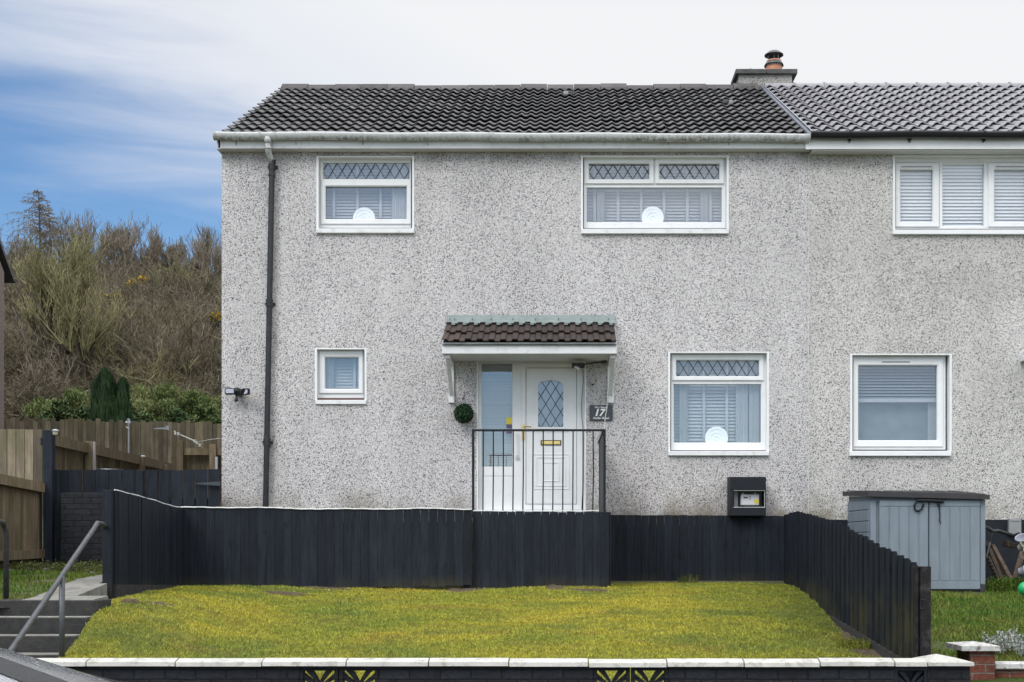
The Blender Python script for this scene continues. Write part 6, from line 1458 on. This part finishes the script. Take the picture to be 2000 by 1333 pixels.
# evergreen shrubs behind the rear fence
def leaf_shrub(px, py_top, Z, wpx, mat, label, n=5200, size=.058, name='evergreen_shrub', base=None, clumps=22, spiky=False):
    n = int(n*1.7); x, y, z = gpos(px, Z, -.1); top = H(py_top, Z); hh = top-z; ww = wpx*Z/F/2
    root = thing(name, label, 'shrub', (x, y, z)); cl = []
    for k in range(clumps):
        a = rs.uniform(0, 6.28); r = math.sqrt(rs.random()); zz = rs.uniform(.15, .9); cl.append((x+ww*.8*r*math.cos(a)*(1-.35*zz*zz), y+ww*.55*r*math.sin(a), z+hh*zz*(1-.25*r*r), ww*rs.uniform(.22, .36)))
    cl = np.array(cl); idx = rng.integers(0, len(cl), n); v = rng.normal(size=(n, 3)); v /= np.linalg.norm(v, axis=1)[:, None]; rad = cl[idx, 3]*rng.uniform(.55, 1.12, n); c = cl[idx, :3]+v*rad[:, None]*np.array([1, 1, .8])
    a = rng.normal(size=(n, 3))+np.array([0, 0, 1.5 if spiky else .6]); a /= np.linalg.norm(a, axis=1)[:, None]; b = np.cross(a, rng.normal(size=(n, 3))); b /= np.linalg.norm(b, axis=1)[:, None]; s = (size*rng.uniform(.6, 1.5, n))[:, None]
    V = np.stack([c-a*s, c-b*s*(.16 if spiky else .4), c+a*s, c+b*s*(.16 if spiky else .4)], 1).reshape(-1, 3)
    mesh_obj('foliage', V, np.arange(4*n).reshape(-1, 4), mat, root, tint=np.repeat(rng.uniform(0, 1, n), 4))
    mb = MB(); [mb.tube([(x+rs.gauss(0, .1), y, z), tuple(cl[k, :3])], [.05, .02], 5) for k in range(8)]; mb.build('stem', M['bark'], root)
    return root
leaf_shrub(80, 768, 34.5, 110, M['hedge'], 'olive green evergreen shrub at the left behind the rear fence', spiky=True)
leaf_shrub(130, 742, 36, 130, M['hedge'], 'olive evergreen shrub left of the dark conifer', n=6500, spiky=True)
leaf_shrub(265, 748, 36.2, 110, M['hedge'], 'olive evergreen shrub directly behind the right side of the conifer', n=6000, spiky=True)
leaf_shrub(395, 752, 37.2, 110, M['hedge'], 'olive evergreen shrub beside the house corner in the back row', n=6000, spiky=True)
leaf_shrub(118, 775, 33.6, 100, M['hedgedark'], 'dark green shrub low behind the left part of the rear fence', n=5200)
leaf_shrub(175, 760, 33.5, 90, M['hedgedark'], 'dark green shrub at the foot of the conifer on its left', n=4200)
leaf_shrub(300, 742, 36.5, 130, M['hedge'], 'pale olive evergreen shrub right of the dark conifer', n=7000, spiky=True)
leaf_shrub(345, 748, 37, 110, M['hedge'], 'pale olive evergreen shrub nearest the house among the taller ones', n=6000, spiky=True)
leaf_shrub(285, 775, 33.5, 100, M['hedgedark'], 'dark green leafy shrub low behind the rear fence in the middle', n=5200)
leaf_shrub(345, 778, 33, 90, M['hedgedark'], 'dark green leafy shrub low behind the rear fence towards the house', n=5200)
leaf_shrub(405, 765, 34, 95, M['hedgedark'], 'green shrub touching the house corner behind the rear fence', n=5600)
leaf_shrub(440, 760, 36, 90, M['hedge'], 'olive shrub partly hidden behind the house corner', n=4000, spiky=True)
# conifer: two dark spires
cf_ = thing('conifer', 'dark green twin-topped conifer behind the rear fence', 'tree', gpos(215, 32.3))
V = []; tn = []
for (px, py, n, w) in ((205, 726, 11000, 24), (240, 745, 7000, 15), (222, 775, 5000, 22), (190, 790, 4000, 18)):
    x, y, z = gpos(px, 32.3); top = H(py, 32.3); hh = top-z; ww = w*32.3/F
    for i in range(n):
        f = rs.random()**.7; a = rs.uniform(0, 6.28); r = ww*math.sqrt(max(0, 1-f**4.5))*(.4+.5*rs.random()+abs(rs.gauss(0, .28)))*(1+.3*math.sin(f*19+3*math.sin(a*2+px))); c = np.array((x+r*math.cos(a), y+r*math.sin(a)*.8, z+hh*f)); d = np.array((math.cos(a)*.35+rs.gauss(0, .2), math.sin(a)*.35, 1.0+rs.random()))*.075; e = np.array((-math.sin(a), math.cos(a), 0))*.018
        V += [c-d, c-e, c+d, c+e]; tn += [rs.random()]*4
mesh_obj('crown', np.array(V), np.arange(len(V)).reshape(-1, 4), M['conifer'], cf_, tint=np.array(tn))
mb = MB(); x, y, z = gpos(203, 32.3); mb.tube([(x, y, z), (x, y, H(735, 32.3))], [.10, .02], 7); x, y, z = gpos(240, 32.3); mb.tube([(x, y, z), (x, y, H(755, 32.3))], [.08, .02], 7); mb.build('trunk', M['bark'], cf_)
# gorse in flower
def gorse(px, py, Z, w, label, n=700, fl=420):
    for Z in np.arange(36, 68, .5):
        if CY-(ground_h(X(px, Z), Z)+1.9-EYE)*F/Z < py: break
    Z = float(Z)
    x, y = X(px, Z), Z-D; gz_ = ground_h(x, Z); z = gz_+1.9; root = thing('gorse_bush', label, 'gorse', (x, y, gz_)); ww = w*Z/F/2
    gcl = [np.array((x, y, z))+np.array((rng.uniform(-.8, .8)*ww, rng.uniform(-.5, .3)*ww, rng.uniform(-.4, .35)*ww)) for _ in range(7)]
    def smp():
        v = rng.normal(size=3); v /= np.linalg.norm(v); q_ = gcl[rng.integers(0, 7)]; return q_+v*np.array((ww, ww*.8, ww*.55))*rng.uniform(.25, .5)
    V, Fq, t_ = leafcloud(n, smp, .06, .3); mesh_obj('foliage', V, Fq, M['gorse'], root, tint=t_)
    def smp2():
        p = smp(); p[2] += ww*.06; p[1] -= .12; return p
    V, Fq, t_ = leafcloud(fl, smp2, .05, .6); mesh_obj('flowers', V, Fq, M['gorsef'], root, tint=t_)
    mb = MB(); [mb.tube([(x+rs.gauss(0, .1), y, gz_-.1), (x+rs.gauss(0, ww*.5), y, z)], [.04, .02], 5) for _ in range(5)]; mb.build('stem', M['bark'], root)
gorse(272, 556, 52, 40, 'yellow flowering gorse bush highest on the slope in the middle', 700, 330)
gorse(148, 592, 40.5, 40, 'yellow flecked gorse right of the mossy tree trunk', 800, 160)
gorse(68, 575, 44, 36, 'small yellow gorse left of the mossy tree trunk', 600, 110)
gorse(232, 590, 45, 50, 'sparse yellowish gorse bush below the brightest one', 900, 90)
gorse(422, 622, 44, 36, 'yellow gorse bush beside the house wall', 600, 150)

# ---------------------------------------------------------------- car at the lower left
car = thing('parked_car', 'wet silver car with rain drops at the lower left corner', 'car', (-3.6, 5.45-D, 0.0))
L0 = -1.05; # tail x
st_x = [-5.25, -5.15, -4.9, -4.4, -4.0, -3.7, -3.3, -2.9, -2.6, -2.37, -2.15, -1.92, -1.6, -1.25, -1.1, -1.05]
belt = [.55, .68, .80, .88, .90, .905, .91, .91, .91, .91, .905, .90, .89, .87, .80, .60]
topz = [.56, .69, .82, .92, 1.02, 1.20, 1.30, 1.245, 1.160, 1.072, .985, .93, .915, .89, .81, .61]
half = [.55, .70, .80, .85, .87, .87, .87, .87, .87, .87, .865, .86, .85, .80, .72, .65]
yc = 5.45-D; V = []; Fp = []; m = 13
for i, x in enumerate(st_x):
    w = half[i]; b = belt[i]; t = topz[i]; k = max(t-b, 0); wt = w-.05-.30*min(k/.45, 1)
    prof = [(-w*.92, .22), (-w, .38), (-w*1.0, .62), (-w*.985, b), (-wt-.05, b+k*.72), (-wt+.06, b+k*.94), (-wt*.45, t-.0+.005), (0, t+.012)]
    full = prof+[(-u, v) for u, v in prof[:-1][::-1]]
    for u, v in full: V.append((x, yc+u, v))
m = 15; nS = len(st_x)
faces = [(i*m+k, i*m+k+1, (i+1)*m+k+1, (i+1)*m+k) for i in range(nS-1) for k in range(m-1)]+[tuple(range(m)), tuple(range((nS-1)*m, nS*m))[::-1]]+[(i*m, (i+1)*m, (i+1)*m+m-1, i*m+m-1) for i in range(nS-1)]
mb = MB(); mb.add(V, faces, .5); body = mb.build('body', M['car'], car, smooth=True)
def carpt(i, k, out=.004):
    p = Vector(V[i*m+k]); c = Vector((p.x, yc, .6)); return p+(p-c).normalized()*out
for (ia, ib, ka, kb_, nm) in ((4, 6, 5, 9, 'windscreen'), (8, 11, 7, 8, 'reflection_band'), (6, 9, 3, 4, 'side_window'), (6, 9, 10, 11, 'side_window')):  # strip by the roof centre line paints a dark reflection over the silver
    mb = MB(); vs = [carpt(i, k) for i in range(ia, ib+1) for k in range(ka, kb_+1)]; q = kb_-ka+1
    mb.add(vs, [(i*q+k, i*q+k+1, (i+1)*q+k+1, (i+1)*q+k) for i in range(ib-ia) for k in range(q-1)], .5); mb.build(nm, M['carglass'], car, smooth=True)
for k in (4, 10): mb = MB(); mb.tube([carpt(i, k, .006) for i in range(5, 13)], .007, 6); mb.build('roof_seal', M['rubber'], car)
for (x, s) in ((-4.35, -1), (-4.35, 1), (-1.85, -1), (-1.85, 1)):
    y = yc+s*.78; mb = MB(); mb.lathe([(.20, -.09), (.29, -.10), (.315, -.07), (.315, .07), (.29, .10), (.20, .09)], (x, y, .315), 26, .5, axis='y'); wh = mb.build('wheel', M['rubber'], car, smooth=True)
    mb = MB(); mb.lathe([(.20, -.085), (.185, -.06), (.05, -.075), (.001, -.08)] if s < 0 else [(.20, .085), (.185, .06), (.05, .075), (.001, .08)], (x, y, .315), 20, .5, axis='y'); mb.build('rim', M['rim'], wh, smooth=True)
for s in (-1, 1):
    mb = MB(); mb.bbox(-5.20, yc+s*.60-.10, .60, -5.02, yc+s*.60+.10, .72, .03); mb.build('headlight', M['lampclear'], car)
    mb = MB(); mb.bbox(-1.16, yc+s*.64-.10, .66, -1.03, yc+s*.64+.10, .80, .03); mb.build('tail_light', M['lampred'], car)
    mb = MB(); mb.bbox(-3.95, yc+s*.93-.07, .96, -3.85, yc+s*.93+.07, 1.07, .03); mb.build('wing_mirror', M['car'], car)
